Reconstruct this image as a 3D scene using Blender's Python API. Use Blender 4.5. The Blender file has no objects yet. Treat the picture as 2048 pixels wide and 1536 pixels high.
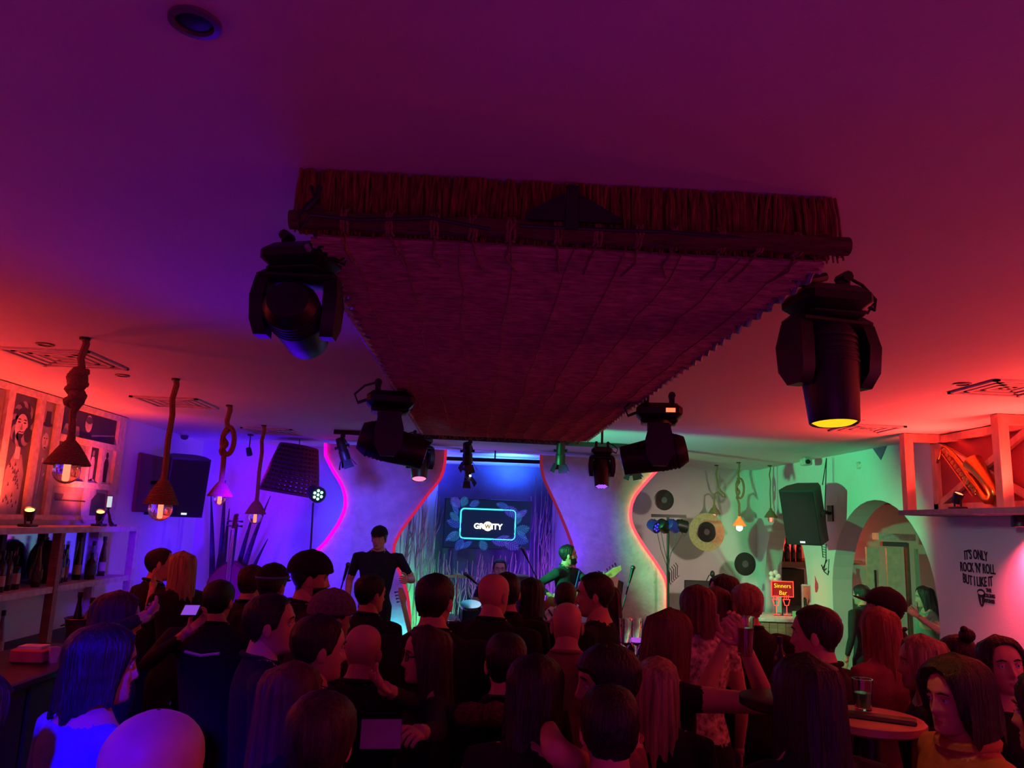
import bpy, bmesh, math, random
from mathutils import Vector, Matrix, noise
from math import sin, cos, pi, radians, sqrt, atan2, exp
random.seed(7)
SC = bpy.context.scene
COL = SC.collection
# ------------------------------------------------------------------ camera
FOC = 1538.0
CAM = Vector((0, 0, 2.05))
_w, _p, _r = radians(2.32), radians(10.30), radians(2.17)
_R0 = Vector((cos(_w), -sin(_w), 0)); FW = Vector((sin(_w)*cos(_p), cos(_w)*cos(_p), sin(_p)))
_U0 = _R0.cross(FW)
RT = _R0*cos(_r)+_U0*sin(_r); UP = -_R0*sin(_r)+_U0*cos(_r)
cd = bpy.data.cameras.new('camera'); cam = bpy.data.objects.new('camera', cd); COL.objects.link(cam)
cd.sensor_fit = 'HORIZONTAL'; cd.sensor_width = 36; cd.lens = FOC/2048*36; cd.clip_start = .05
cam.matrix_world = Matrix(((RT.x, UP.x, -FW.x, CAM.x), (RT.y, UP.y, -FW.y, CAM.y), (RT.z, UP.z, -FW.z, CAM.z), (0, 0, 0, 1)))
SC.camera = cam
SC.view_settings.view_transform = 'Standard'; SC.view_settings.look = 'None'
SC.view_settings.exposure = 0.0; SC.view_settings.gamma = 1.0; SC.view_settings.use_curve_mapping = False
wd = bpy.data.worlds.new('world'); SC.world = wd; wd.use_nodes = True
wd.node_tree.nodes['Background'].inputs[0].default_value = (.02, .004, .02, 1)
wd.node_tree.nodes['Background'].inputs[1].default_value = .2

def P(px, py, X=None, Y=None, Z=None, W=None):
    """a point of the room seen at a pixel: on the plane X=, Y=, Z=, or W metres in front of the back wall"""
    d = FW + RT*((px-1024)/FOC) - UP*((py-768)/FOC)
    if X is not None: t = (X-CAM.x)/d.x
    elif Y is not None: t = (Y-CAM.y)/d.y
    elif Z is not None: t = (Z-CAM.z)/d.z
    else: t = (BY0-W-CAM.y-BS*(CAM.x+3.95))/(d.y-BS*d.x)
    return CAM + d*t
XL, XR, ZC = -3.95, 4.5, 3.05
BY0, BS = 11.25, .128                 # the back wall runs Y = BY0 + BS*(X+3.95)
def YB(x): return BY0+BS*(x+3.95)

# ------------------------------------------------------------------ lights of the room
def lamp(name, kind, loc, col, power, target=None, size=.06, angle=60, blend=.6, size_y=None):
    l = bpy.data.lights.new(name, kind); l.color = col; l.energy = power
    o = bpy.data.objects.new(name, l); COL.objects.link(o); o.location = loc
    if kind == 'SPOT': l.spot_size = radians(angle); l.spot_blend = blend; l.shadow_soft_size = size
    elif kind == 'AREA':
        l.size = size
        if size_y: l.shape = 'RECTANGLE'; l.size_y = size_y
    else: l.shadow_soft_size = size
    if target is not None:
        o.rotation_euler = (Vector(target)-Vector(loc)).to_track_quat('-Z', 'Y').to_euler()
    return o
RED = (1, .09, .045); ORANGE = (1, .17, .06); BLUE = (.07, .02, 1); GREEN = (.06, 1, .22); MAG = (.75, .02, 1); CYAN = (.08, .75, 1)
# amber uplights standing on the back-bar shelf, along the left wall
for y in (1.2, 2.6, 4.0, 5.3, 6.52, 7.72):
    lamp('uplight_beam', 'SPOT', (-3.62, y, 2.07), (1, .04, .025), 36, (-3.45, y, 3.05), .05, 150, 1.0)
for y in (4.0, 5.3, 6.52, 7.72):
    lamp('uplight_beam', 'SPOT', (-3.60, y, 2.05), (1, .06, .02), 48, (-3.95, y+.1, 2.5), .05, 130, 1.0)
# red uplights on the loft ledge on the right wall
for y in (1.4, 2.8, 4.2, 5.6, 6.75):
    lamp('uplight_beam', 'SPOT', (4.14, y, 2.36), (1, .05, .035), 115, (3.85, y, 3.05), .05, 150, 1.0)
for y in (4.7, 6.45):
    lamp('uplight_beam', 'SPOT', (4.20, y, 2.45), (1, .04, .03), 9, (4.5, y, 2.6), .05, 140, 1.0)
lamp('wall_downlight_beam', 'SPOT', (4.32, 6.08, 2.17), (1, .05, .12), 200, (4.5, 5.85, 1.0), .03, 140, .9)
# violet spot on the back-left corner, blue floods on the back wall
lamp('violet_spot_beam', 'SPOT', (-2.9, 9.9, 2.74), (.42, .0, 1), 42, (-2.8, 11.4, 2.3), .04, 90, .9)
lamp('blue_flood', 'SPOT', (-2.4, 8.6, .9), (.03, .0, 1), 380, (-3.0, 11.4, 1.6), .1, 105, .9)
lamp('blue_flood', 'SPOT', (-2.0, 7.0, 2.2), (.08, .0, 1), 280, (-3.95, 9.4, 1.9), .1, 70, 1.0)
lamp('blue_flood', 'SPOT', (-1.6, 8.0, 2.75), (.09, .06, 1), 210, (-1.35, 11.5, 1.5), .1, 56, .9)
lamp('blue_flood', 'SPOT', (1.3, 8.4, 2.75), (.13, .06, 1), 210, (1.1, 11.8, 1.5), .1, 52, 1.0)
lamp('blue_flood', 'SPOT', (1.0, 9.6, 1.6), (.10, .0, 1), 150, (1.0, 11.5, 1.75), .1, 60, 1.0)
lamp('blue_ceiling_wash', 'SPOT', (.5, 11.2, 2.8), (.03, .14, 1), 140, (.5, 11.6, 3.05), .1, 165, 1.0)
lamp('blue_ceiling_wash', 'SPOT', (-.8, 11.0, 2.8), (.04, .05, 1), 120, (-.8, 11.4, 3.05), .1, 165, 1.0)
# cyan-green floor pars on the stage
lamp('cyan_floor_par', 'SPOT', (-1.0, 9.8, .35), (.05, .75, .9), 50, (-.95, 11.3, .7), .1, 100, 1.0)
lamp('green_floor_par', 'SPOT', (-.5, 10.4, .35), (.08, 1, .25), 110, (-.75, 11.6, .9), .06, 90, 1.0)
lamp('violet_floor_par', 'SPOT', (1.05, 10.75, .3), (.38, .10, 1), 200, (.1, 11.5, 1.3), .06, 120, 1.0)
# inferred green spot with no fixture of its own, aimed across at the right wall
lamp('green_wall_beam', 'SPOT', (-1.2, 7.2, 2.4), (.07, 1, .34), 1050, (4.45, 9.9, 1.95), .05, 46, .35)
lamp('violet_ceiling_fill', 'SPOT', (1.7, 8.3, 1.8), (.22, .25, 1), 14, (1.9, 8.6, 3.05), .3, 120, 1.0)  # added violet fill on the ceiling, with no fixture
# warm white spill over the records on the right
lamp('warm_spot_beam', 'SPOT', (3.3, 6.2, 2.6), (1, .80, .66), 330, (3.45, 12.1, 1.35), .1, 36, .9)
lamp('cool_wall_fill', 'SPOT', (2.0, 3.6, 2.7), (.7, .75, 1), 60, (4.5, 7.3, 1.7), .1, 46, 1.0)  # added cool fill for the lettered part of the right wall
# added area lamps for low magenta and red fill, standing in for unseen venue lights
lamp('house_fill', 'AREA', (.4, -1.6, 1.0), (.55, .012, .52), 27.0, (.3, 2.8, 3.05), 3.0)
lamp('house_fill', 'AREA', (3.6, 1.2, 1.9), (.85, .06, .26), 6.0, (1.8, 3.6, 1.2), .9)
lamp('house_fill', 'AREA', (-3.0, .8, 2.2), (.45, .02, .6), 1.4, (-1, 3.2, 1.2), .9)
lamp('blue_ceiling_spot', 'SPOT', (-1.3, 4.6, 1.75), (.08, .0, 1), 44, (-.75, 2.6, 3.05), .5, 90, 1.0)
lamp('blue_crowd_beam', 'SPOT', (-.55, -.6, 2.95), (.008, .0, 1), 1700, (-1.38, 2.3, 1.05), .05, 35, 1.0)
lamp('front_fill', 'SPOT', (-.4, 5.6, 2.7), (.25, .35, 1), 40, (-.2, 9.0, 1.4), .1, 60, 1.0)  # added bluish fill on the band, no lamp hangs there
_a = P(1677, 858, Y=2.58)
lamp('amber_beam', 'SPOT', _a, (1, .30, .03), 6.5, (1.75, 2.4, .6), .05, 62, .8)

# ------------------------------------------------------------------ materials
def s(r, g, b):
    f = lambda c: (c/255/12.92) if c/255 <= .04045 else ((c/255+.055)/1.055)**2.4
    return (f(r), f(g), f(b), 1)
MATS = {}
def M(name, col=None, rough=.7, metal=0, var=.15, scale=12, stretch=(1, 1, 1), bump=0, emit=None, es=0, alpha=None, trans=0, bscale=None):
    if name in MATS: return MATS[name]
    m = bpy.data.materials.new(name); m.use_nodes = True; nt = m.node_tree; b = nt.nodes['Principled BSDF']
    MATS[name] = m
    b.inputs['Roughness'].default_value = rough; b.inputs['Metallic'].default_value = metal
    tc = nt.nodes.new('ShaderNodeTexCoord'); mp = nt.nodes.new('ShaderNodeMapping'); mp.inputs['Scale'].default_value = stretch
    nt.links.new(tc.outputs['Object'], mp.inputs[0])
    n = nt.nodes.new('ShaderNodeTexNoise'); n.inputs['Scale'].default_value = scale; n.inputs['Detail'].default_value = 4
    nt.links.new(mp.outputs[0], n.inputs['Vector'])
    r = nt.nodes.new('ShaderNodeValToRGB')
    c = col
    r.color_ramp.elements[0].color = tuple(max(0, x*(1-var)) for x in c[:3])+(1,)
    r.color_ramp.elements[1].color = tuple(min(1, x*(1+var)) for x in c[:3])+(1,)
    r.color_ramp.elements[0].position = .3; r.color_ramp.elements[1].position = .7
    nt.links.new(n.outputs[0], r.inputs[0]); nt.links.new(r.outputs[0], b.inputs['Base Color'])
    if bump:
        bp = nt.nodes.new('ShaderNodeBump'); bp.inputs['Strength'].default_value = bump; bp.inputs['Distance'].default_value = .02
        n2 = nt.nodes.new('ShaderNodeTexNoise'); n2.inputs['Scale'].default_value = bscale or scale*3; n2.inputs['Detail'].default_value = 3
        nt.links.new(mp.outputs[0], n2.inputs['Vector'])
        nt.links.new(n2.outputs[0], bp.inputs['Height']); nt.links.new(bp.outputs[0], b.inputs['Normal'])
    if emit: b.inputs['Emission Color'].default_value = tuple(emit[:3])+(1,); b.inputs['Emission Strength'].default_value = es
    if emit: b.inputs['Specular IOR Level'].default_value = 0.0
    if trans: b.inputs['Transmission Weight'].default_value = trans; b.inputs['IOR'].default_value = 1.45
    return m
def gl(name, col, es): return M(name, (0.02, .02, .02, 1), .4, emit=col, es=es)

plaster = M('plaster', (.70, .69, .68, 1), .85, var=.03, scale=3, bump=.08, bscale=60)
roughplaster = M('rough_plaster', (.62, .61, .62, 1), .9, var=.12, scale=7, bump=1.0, bscale=16)
ceilm = M('ceiling_paint', (.70, .68, .68, 1), .9, var=.03, scale=1.5, bump=.06, bscale=90)
floorm = M('dark_floor', (.05, .045, .045, 1), .6, var=.3, scale=2)
wood = M('weathered_wood', s(150, 120, 95), .75, var=.25, scale=5, stretch=(1, 8, 8), bump=.3)
whitewood = M('whitewashed_wood', (.58, .54, .50, 1), .75, var=.2, scale=6, stretch=(3, 3, 3), bump=.3)
darkwood = M('dark_wood', s(70, 48, 36), .6, var=.3, scale=6, bump=.2)
bark = M('log_bark', s(95, 68, 48), .9, var=.4, scale=9, stretch=(1, 6, 6), bump=.6)
reed = M('reed_mat', s(180, 148, 122), .9, var=.4, scale=30, stretch=(.6, 3, 3), bump=.4)
straw = M('straw_thatch', s(150, 100, 55), .95, var=.5, scale=40, stretch=(3, 3, .5), bump=.6)
rope = M('rope_fibre', s(150, 115, 80), .95, var=.3, scale=90, bump=.6)
black = M('black_metal', (.012, .012, .013, 1), .45, var=.2)
blackp = M('black_plastic', (.010, .010, .011, 1), .42, var=.2)
darkgrey = M('dark_grey_fabric', (.02, .02, .023, 1), .9, var=.3, scale=200, bump=.2)
grille = M('speaker_grille', (.010, .010, .011, 1), .75, var=.5, scale=240, bump=.5)
chrome = M('chrome', (.7, .7, .72, 1), .18, 1, var=.05)
brass = M('brass', s(190, 140, 60), .28, 1, var=.15)
glassm = M('glass_dark', (.02, .03, .025, 1), .08, var=.3)
clear = M('clear_glass', (.95, .95, .95, 1), .04, var=.01, trans=1)
vinyl = M('black_vinyl', (.012, .012, .014, 1), .28, var=.2)
paper = M('white_paper', (.75, .75, .73, 1), .7, var=.05)

# ------------------------------------------------------------------ mesh helpers
def wloc(o):
    v = Vector((0, 0, 0))
    while o: v = v+o.location; o = o.parent
    return v
def link(name, me, parent=None):
    o = bpy.data.objects.new(name, me); COL.objects.link(o)
    if parent: o.parent = parent
    return o
def tag(o, label=None, cat=None, group=None, kind=None):
    if label: o['label'] = label
    if cat: o['category'] = cat
    if group: o['group'] = group
    if kind: o['kind'] = kind
    return o
def thing(name, label, cat, loc=(0, 0, 0), rz=0, group=None):
    o = bpy.data.objects.new(name, None); COL.objects.link(o); o.empty_display_size = .1
    o.location = loc; o.rotation_euler = (0, 0, rz)
    return tag(o, label, cat, group)
def frame(d):
    d = d.normalized(); a = Vector((0, 0, 1)) if abs(d.z) < .9 else Vector((1, 0, 0))
    u = d.cross(a).normalized(); return u, d.cross(u).normalized()
class MB:
    def __init__(s): s.v = []; s.f = []; s.m = []; s.mi = 0
    def add(s, vs, fs):
        n = len(s.v); s.v += [Vector(v) for v in vs]; s.f += [tuple(i+n for i in f) for f in fs]; s.m += [s.mi]*len(fs); return s
    def box(s, a, b, rot=None, c=None):
        x0, y0, z0 = a; x1, y1, z1 = b
        vs = [Vector(p) for p in ((x0, y0, z0), (x1, y0, z0), (x1, y1, z0), (x0, y1, z0), (x0, y0, z1), (x1, y0, z1), (x1, y1, z1), (x0, y1, z1))]
        if rot is not None:
            c = Vector(c) if c is not None else (Vector(a)+Vector(b))/2
            vs = [rot @ (v-c)+c for v in vs]
        return s.add(vs, [(0, 3, 2, 1), (4, 5, 6, 7), (0, 1, 5, 4), (1, 2, 6, 5), (2, 3, 7, 6), (3, 0, 4, 7)])
    def cbox(s, c, d, rot=None, ch=0):
        c = Vector(c); h = Vector(d)/2
        if not ch: return s.box(c-h, c+h, rot, c)
        x, y, z = h; k = min(ch, x*.9, y*.9, z*.9)   # chamfered in all directions: three nested rings
        rings = []
        for zz, q in ((-z, k), (-z+k, 0), (z-k, 0), (z, k)):
            X, Yy = x-q, y-q; e = k
            rings.append([(-X, -Yy+e*.7, zz), (-X+e*.7, -Yy, zz), (X-e*.7, -Yy, zz), (X, -Yy+e*.7, zz), (X, Yy-e*.7, zz), (X-e*.7, Yy, zz), (-X+e*.7, Yy, zz), (-X, Yy-e*.7, zz)])
        vs = [Vector(p) for r in rings for p in r]
        if rot is not None: vs = [rot @ v for v in vs]
        vs = [v+c for v in vs]
        fs = [tuple(reversed(range(8))), tuple(range(24, 32))]
        for i in range(3):
            for j in range(8): fs.append((i*8+j, i*8+(j+1) % 8, i*8+8+(j+1) % 8, i*8+8+j))
        return s.add(vs, fs)
    def bar(s, a, b, w, h=None, up=(0, 0, 1)):
        a = Vector(a); b = Vector(b); h = h or w; d = (b-a).normalized(); up = Vector(up)
        if abs(d.dot(up)) > .95: up = Vector((0, 1, 0))
        u = d.cross(up).normalized()*w/2; v = d.cross(u).normalized()*h/2
        vs = [a-u-v, a+u-v, a+u+v, a-u+v, b-u-v, b+u-v, b+u+v, b-u+v]
        return s.add(vs, [(0, 1, 2, 3), (7, 6, 5, 4), (1, 0, 4, 5), (2, 1, 5, 6), (3, 2, 6, 7), (0, 3, 7, 4)])
    def tube(s, pts, rs, n=8, cap=True, rnd=False):
        pts = [Vector(p) for p in pts]
        if not isinstance(rs, (list, tuple)): rs = [rs]*len(pts)
        if rnd:
            d0 = (pts[1]-pts[0]).normalized(); d1 = (pts[-1]-pts[-2]).normalized()
            r0, r1 = rs[0], rs[-1]
            pts = [pts[0]-d0*r0, pts[0]-d0*r0*.7]+pts+[pts[-1]+d1*r1*.7, pts[-1]+d1*r1]
            rs = [r0*.12, r0*.72]+list(rs)+[r1*.72, r1*.12]
        u = None; vs = []
        for i, p in enumerate(pts):
            d = (pts[min(i+1, len(pts)-1)]-pts[max(i-1, 0)])
            if d.length < 1e-9: d = Vector((0, 0, 1))
            d.normalize()
            if u is None: u, _ = frame(d)
            u = (u-d*u.dot(d))
            if u.length < 1e-6: u, _ = frame(d)
            u.normalize(); w = d.cross(u)
            for k in range(n):
                a = 2*pi*k/n; vs.append(p+(u*cos(a)+w*sin(a))*rs[i])
        fs = []
        for i in range(len(pts)-1):
            for k in range(n): fs.append((i*n+k, i*n+(k+1) % n, (i+1)*n+(k+1) % n, (i+1)*n+k))
        if cap: fs += [tuple(reversed(range(n))), tuple(range((len(pts)-1)*n, len(pts)*n))]
        return s.add(vs, fs)
    def lathe(s, prof, c=(0, 0, 0), n=20, rot=None, sx=1, sy=1):
        c = Vector(c); vs = []
        for r, z in prof:
            for k in range(n):
                a = 2*pi*k/n; v = Vector((max(r, 1e-4)*cos(a)*sx, max(r, 1e-4)*sin(a)*sy, z)); vs.append((rot @ v if rot is not None else v)+c)
        fs = []
        for i in range(len(prof)-1):
            for k in range(n): fs.append((i*n+k, i*n+(k+1) % n, (i+1)*n+(k+1) % n, (i+1)*n+k))
        fs += [tuple(reversed(range(n))), tuple(range((len(prof)-1)*n, len(prof)*n))]
        return s.add(vs, fs)
    def ball(s, c, r, n=12, m=8, sc=(1, 1, 1), rot=None):
        prof = [(r*sin(pi*i/m), -r*cos(pi*i/m)) for i in range(m+1)]
        k = len(s.v); s.lathe(prof, (0, 0, 0), n)
        for i in range(k, len(s.v)):
            v = s.v[i]; v = Vector((v.x*sc[0], v.y*sc[1], v.z*sc[2])); v = rot @ v if rot is not None else v
            s.v[i] = v+Vector(c)
        return s
    def prism(s, poly, d):
        """polygon (list of points) extruded by vector d"""
        n = len(poly); d = Vector(d); vs = [Vector(p) for p in poly]+[Vector(p)+d for p in poly]
        fs = [tuple(reversed(range(n))), tuple(range(n, 2*n))]+[(i, (i+1) % n, n+(i+1) % n, n+i) for i in range(n)]
        return s.add(vs, fs)
    def grid(s, rows, closed=False):
        n = len(rows[0]); vs = [p for r in rows for p in r]; fs = []
        for i in range(len(rows)-1):
            for k in range(n if closed else n-1): fs.append((i*n+k, i*n+(k+1) % n, (i+1)*n+(k+1) % n, (i+1)*n+k))
        return s.add(vs, fs)
    def xf(s, mat):
        s.v = [mat @ v for v in s.v]; return s
    def mesh(s, name, mats, off=Vector((0, 0, 0)), smooth=True, fixn=True):
        me = bpy.data.meshes.new(name); me.from_pydata([v-off for v in s.v], [], s.f)
        for m in (mats if isinstance(mats, (list, tuple)) else [mats]): me.materials.append(m)
        me.polygons.foreach_set('material_index', s.m)
        if fixn:
            bm = bmesh.new(); bm.from_mesh(me); bmesh.ops.recalc_face_normals(bm, faces=bm.faces)
            if smooth:
                for f in bm.faces: f.smooth = True
                for e in bm.edges:
                    if len(e.link_faces) == 2 and e.calc_face_angle(0) > .7: e.smooth = False
            bm.to_mesh(me); bm.free()
        me.update(); return me
    def build(s, name, mats, parent=None, world=True, loc=None, smooth=True):
        """world=True: the shape was laid out in room coordinates"""
        off = Vector((0, 0, 0))
        if parent is not None and world: off = wloc(parent)
        if parent is None:
            off = Vector(loc) if loc is not None else sum(s.v, Vector((0, 0, 0)))/len(s.v)
        o = link(name, s.mesh(name, mats, off, smooth), parent)
        if parent is None: o.location = off
        return o
def copy_tree(o, parent=None):
    c = o.copy(); COL.objects.link(c); c.parent = parent
    for ch in list(o.children): copy_tree(ch, c)
    return c
def RZ(a): return Matrix.Rotation(a, 3, 'Z')
def RX(a): return Matrix.Rotation(a, 3, 'X')
def RY(a): return Matrix.Rotation(a, 3, 'Y')
def textmesh(txt, size, mat, parent, loc, right, up, name='lettering', ext=.004, align='CENTER', bold=0, world=True, warp=None, sx=1.0):
    cu = bpy.data.curves.new('t', 'FONT'); cu.body = txt; cu.size = size; cu.extrude = ext; cu.align_x = align; cu.align_y = 'CENTER'; cu.offset = bold
    cu.resolution_u = 3
    ob = bpy.data.objects.new('t', cu); COL.objects.link(ob)
    dg = bpy.context.evaluated_depsgraph_get(); me = bpy.data.meshes.new_from_object(ob.evaluated_get(dg))
    bpy.data.objects.remove(ob); bpy.data.curves.remove(cu)
    r = Vector(right).normalized(); u = Vector(up).normalized(); nrm = r.cross(u)
    for v in me.vertices:
        x, y, z = v.co.x*sx, v.co.y, v.co.z
        if warp: x, y = warp(x, y)
        v.co = Vector(loc)+r*x+u*y+nrm*z
        if world and parent: v.co -= wloc(parent)
    me.materials.clear(); me.materials.append(mat)
    return link(name, me, parent)
def struct(mb, name, mat, smooth=False):
    o = mb.build(name, mat, loc=(0, 0, 0), smooth=smooth); o['kind'] = 'structure'; return o
# ================================================================== SETTING
struct(MB().box((XL-.2, -3.6, -.2), (8.2, 13.6, 0)), 'floor', floorm)
struct(MB().box((XL-.2, -3.6, ZC), (8.2, 13.6, ZC+.2)), 'ceiling', ceilm)
wl = struct(MB().box((XL-.2, -3.6, 0), (XL, 11.5, ZC)), 'wall_left', plaster)
struct(MB().box((XL, -3.6, 0), (8.2, -3.4, ZC)), 'wall_front', plaster)
wb = MB(); wb.prism([(XL-.2, YB(XL-.2), 0), (XR+.3, YB(XR+.3), 0), (XR+.3, 13.4, 0), (XL-.2, 13.4, 0)], (0, 0, ZC))
struct(wb, 'wall_back', plaster)
TH = .25
wr = MB()
def wsec(poly): wr.prism([(XR, y, z) for y, z in poly], (TH, 0, 0))
A2 = (7.48, 9.72, 1.36, 2.47); A1 = (10.45, 11.98, 1.30, 2.36)
def arch_pts(a, n=22):
    y0, y1, zs, zt = a; c = (y0+y1)/2; h = (y1-y0)/2
    return [(c+h*cos(pi*i/n), zs+(zt-zs)*sin(pi*i/n)) for i in range(n+1)]   # from far (y1) to near (y0)
wsec([(-3.6, 0), (A2[0], 0), (A2[0], ZC), (-3.6, ZC)])
wsec([(A2[0], 0)]*0+[(A2[1], ZC), (A2[0], ZC)]+list(reversed(arch_pts(A2))))
wsec([(A2[1], 0), (A1[0], 0), (A1[0], ZC), (A2[1], ZC)])
wsec([(A1[1], ZC), (A1[0], ZC)]+list(reversed(arch_pts(A1))))
wsec([(A1[1], 0), (12.5, 0), (12.5, ZC), (A1[1], ZC)])
struct(wr, 'wall_right', plaster)
# small room behind the arches
struct(MB().box((XR+TH, 13.2, 0), (8.2, 13.4, ZC)), 'wall_alcove_back', plaster)
struct(MB().box((8.0, 6.4, 0), (8.2, 13.2, ZC)), 'wall_alcove_side', plaster)
struct(MB().box((XR+TH, 6.2, 0), (8.2, 6.4, ZC)), 'wall_alcove_near', plaster)
struct(MB().box((XR+TH, 6.4, 2.62), (8.0, 13.2, 2.72)), 'trim_1', M('alcove_soffit', s(120, 95, 80), .9, var=.1))
# stage platform
struct(MB().box((-3.1, 8.2, 0), (2.75, 11.2, .16)), 'trim_2', M('stage_deck', (.02, .02, .02, 1), .6, var=.3))

# ------------------------------------------------------------------ wavy stage panels with light strips
pinkled = gl('red_led_strip', (1, .03, .045, 1), 3.6)
violetled = gl('magenta_led_strip', (1, .0, .34, 1), 2.6)
dimled = gl('dim_led_strip', (1, .02, .09, 1), .6); faintled = gl('faint_led_strip', (1, .05, .10, 1), .2)
def crv(pts, W, n=6):
    q = [P(x, y, W=W) for x, y in pts]; out = []
    for i in range(len(q)-1):
        p0 = q[max(i-1, 0)]; p1 = q[i]; p2 = q[i+1]; p3 = q[min(i+2, len(q)-1)]
        for k in range(n):
            t = k/n
            out.append(.5*((2*p1)+(p2-p0)*t+(2*p0-5*p1+4*p2-p3)*t*t+(3*p1-p0-3*p2+p3)*t**3))
    return out+[q[-1]]
def panel(L, Rr, label, ledL, ledR):
    W = .38
    l = crv(L, W); r = crv(Rr, W)
    for q in (l, r): q[-1].z = .16; q[0].z = 2.99
    root = thing('stage_wing', label, 'stage wing', ((l[-1]+r[-1])/2))
    m = MB(); m.prism(l+list(reversed(r)), (0, .14, 0)); m.build('board', roughplaster, root)
    for e, led, sgn in ((l, ledL, -1), (r, ledR, 1)):
        if led: MB().tube([p+Vector((sgn*.012, -.03, 0)) for p in e], .019, 8).build('light_strip', led, root)
    return root
panel([(652, 908), (668, 940), (688, 975), (693, 1010), (680, 1045), (655, 1082), (632, 1110), (620, 1160), (612, 1230), (612, 1300)],
      [(889, 922), (880, 955), (852, 992), (820, 1035), (799, 1065), (787, 1092), (788, 1115), (800, 1150), (815, 1200), (820, 1300)],
      'blue-lit wavy plaster panel left of the stage screen, behind the guitarist', violetled, dimled)
panel([(1083, 930), (1090, 960), (1106, 995), (1122, 1030), (1136, 1065), (1147, 1100), (1150, 1150), (1140, 1210), (1130, 1300)],
      [(1318, 934), (1292, 962), (1268, 992), (1259, 1020), (1262, 1050), (1284, 1090), (1312, 1130), (1330, 1165), (1332, 1210), (1326, 1300)],
      'rough wavy plaster panel right of the stage screen with a glowing red outer edge', faintled, pinkled)

# ------------------------------------------------------------------ branch screen behind the band
br = thing('branch_screen', 'screen of upright twigs standing behind the band under the television', 'screen', (.1, 11.27, .16))
twig = M('peeled_twig', s(165, 140, 130), .8, var=.3, scale=20, bump=.3)
tm = []
for k in range(3):
    pts = [Vector((0, 0, 0))]; x = y = 0
    for i in range(1, 9):
        x += random.uniform(-.03, .03); y += random.uniform(-.012, .012); pts.append(Vector((x, y, i/8)))
    m = MB(); m.tube(pts, [.011-.0008*i for i in range(9)], 5)
    for j in (3, 5, 6):
        p = pts[j]; d = random.choice((-1, 1)); m.tube([p, p+Vector((d*.05, -.01, .06)), p+Vector((d*.08, -.01, .17))], [.006, .005, .003], 4)
    tm.append(m.mesh('branch', twig))
for i in range(78):
    o = bpy.data.objects.new('branch', tm[i % 3]); COL.objects.link(o); o.parent = br
    t = i/77; x = -1.12+2.2*t+random.uniform(-.02, .02)
    o.location = (x, random.uniform(-.12, .05)+BS*x*.6, 0); hgt = random.uniform(.95, 1.5)*(1.75 if abs(x) > .72 else 1)
    o.scale = (1.15, 1, hgt); o.rotation_euler = (0, random.uniform(-.06, .06), random.uniform(0, 6))
# dark board behind the twigs
bd = MB(); a = P(870, 935, W=.2); b = P(1120, 935, W=.2)
bd.box((a.x, 11.60, .16), (b.x, 11.66, 2.9)); tag(bd.build('backing_board', M('slate_board', s(70, 70, 92), .85, var=.2, scale=4, bump=.3), loc=(.1, 11.58, .16)), 'tall slate grey board behind the twigs and the television', 'board')

# ------------------------------------------------------------------ television
TVY = 11.0
a = P(890, 995, Y=TVY); b = P(1062, 1102, Y=TVY)
tx0, tx1, tz0, tz1 = a.x, b.x, b.z, a.z; tc = Vector(((tx0+tx1)/2, TVY, (tz0+tz1)/2)); tw, thh = tx1-tx0, tz1-tz0
tv = thing('television', 'wall television over the drums showing a glowing cyan frame of leaves', 'television', tc)
MB().cbox((0, .03, 0), (tw, .06, thh), ch=.006).build('casing', blackp, tv, False)
sc_ = MB().cbox((0, -.004, 0), (tw-.03, .006, thh-.03)).build('screen', gl('screen_dark', (.004, .012, .05, 1), 1.0), tv, False)
MB().tube([(0, .05, thh/2-.1), (0, .35, thh/2)], .03, 8).build('bracket', black, tv, False)
def rrect(w, h, r, n=5):
    out = []
    for cx, cy, a0 in ((w-r, h-r, 0), (-w+r, h-r, pi/2), (-w+r, -h+r, pi), (w-r, -h+r, 1.5*pi)):
        for i in range(n+1): a = a0+pi/2*i/n; out.append((cx+r*cos(a), cy+r*sin(a)))
    return out
def strip(m, pts, w, y):   # flat ribbon in the screen plane
    m.tube([(x, y, z) for x, z in pts], w, 6)
fr = rrect(.385, .205, .05); fr.append(fr[0])
m = MB(); strip(m, fr, .008, -.012); m.build('neon_frame', gl('neon_cyan', (.08, .95, 1, 1), 2.0), sc_, False)
m = MB(); strip(m, rrect(.385, .205, .05)+[fr[0]], .017, -.002); m.build('neon_halo', gl('neon_cyan_halo', (.0, .32, .5, 1), 1.0), sc_, False)
leafc = [gl('leaf_blue', (.006, .016, .20, 1), 1), gl('leaf_teal', (.004, .05, .13, 1), 1), gl('leaf_violet', (.035, .012, .26, 1), 1)]
veinm = gl('leaf_vein', (.10, .30, 1, 1), 1.2)
def leaf(cx, cz, L, wd, ang, k):
    m = MB(); poly = []
    for i in range(13):
        t = i/12; poly.append((t*L, wd*sin(pi*t)**.7*(1+.10*(-1)**i)))
    for i in range(11, 0, -1):
        t = i/12; poly.append((t*L, -wd*sin(pi*t)**.7*(1+.10*(-1)**i)))
    ca, sa = cos(ang), sin(ang)
    m.prism([(cx+x*ca-z*sa, -.014, cz+x*sa+z*ca) for x, z in poly], (0, -.003, 0))
    lf = m.build('leaf', leafc[k], sc_, False)
    v = MB()
    for i in range(1, 8):
        t = i/8
        for sg in (-1, 1):
            x0, z0, x1, z1 = t*L*.9, 0, min(L, t*L*.9+.05), sg*wd*sin(pi*min(.97, t+.12))**.7*.95
            v.bar((cx+x0*ca-z0*sa, -.019, cz+x0*sa+z0*ca), (cx+x1*ca-z1*sa, -.019, cz+x1*sa+z1*ca), .0014)
    v.build('leaf_vein', veinm, tv, False)
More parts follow.
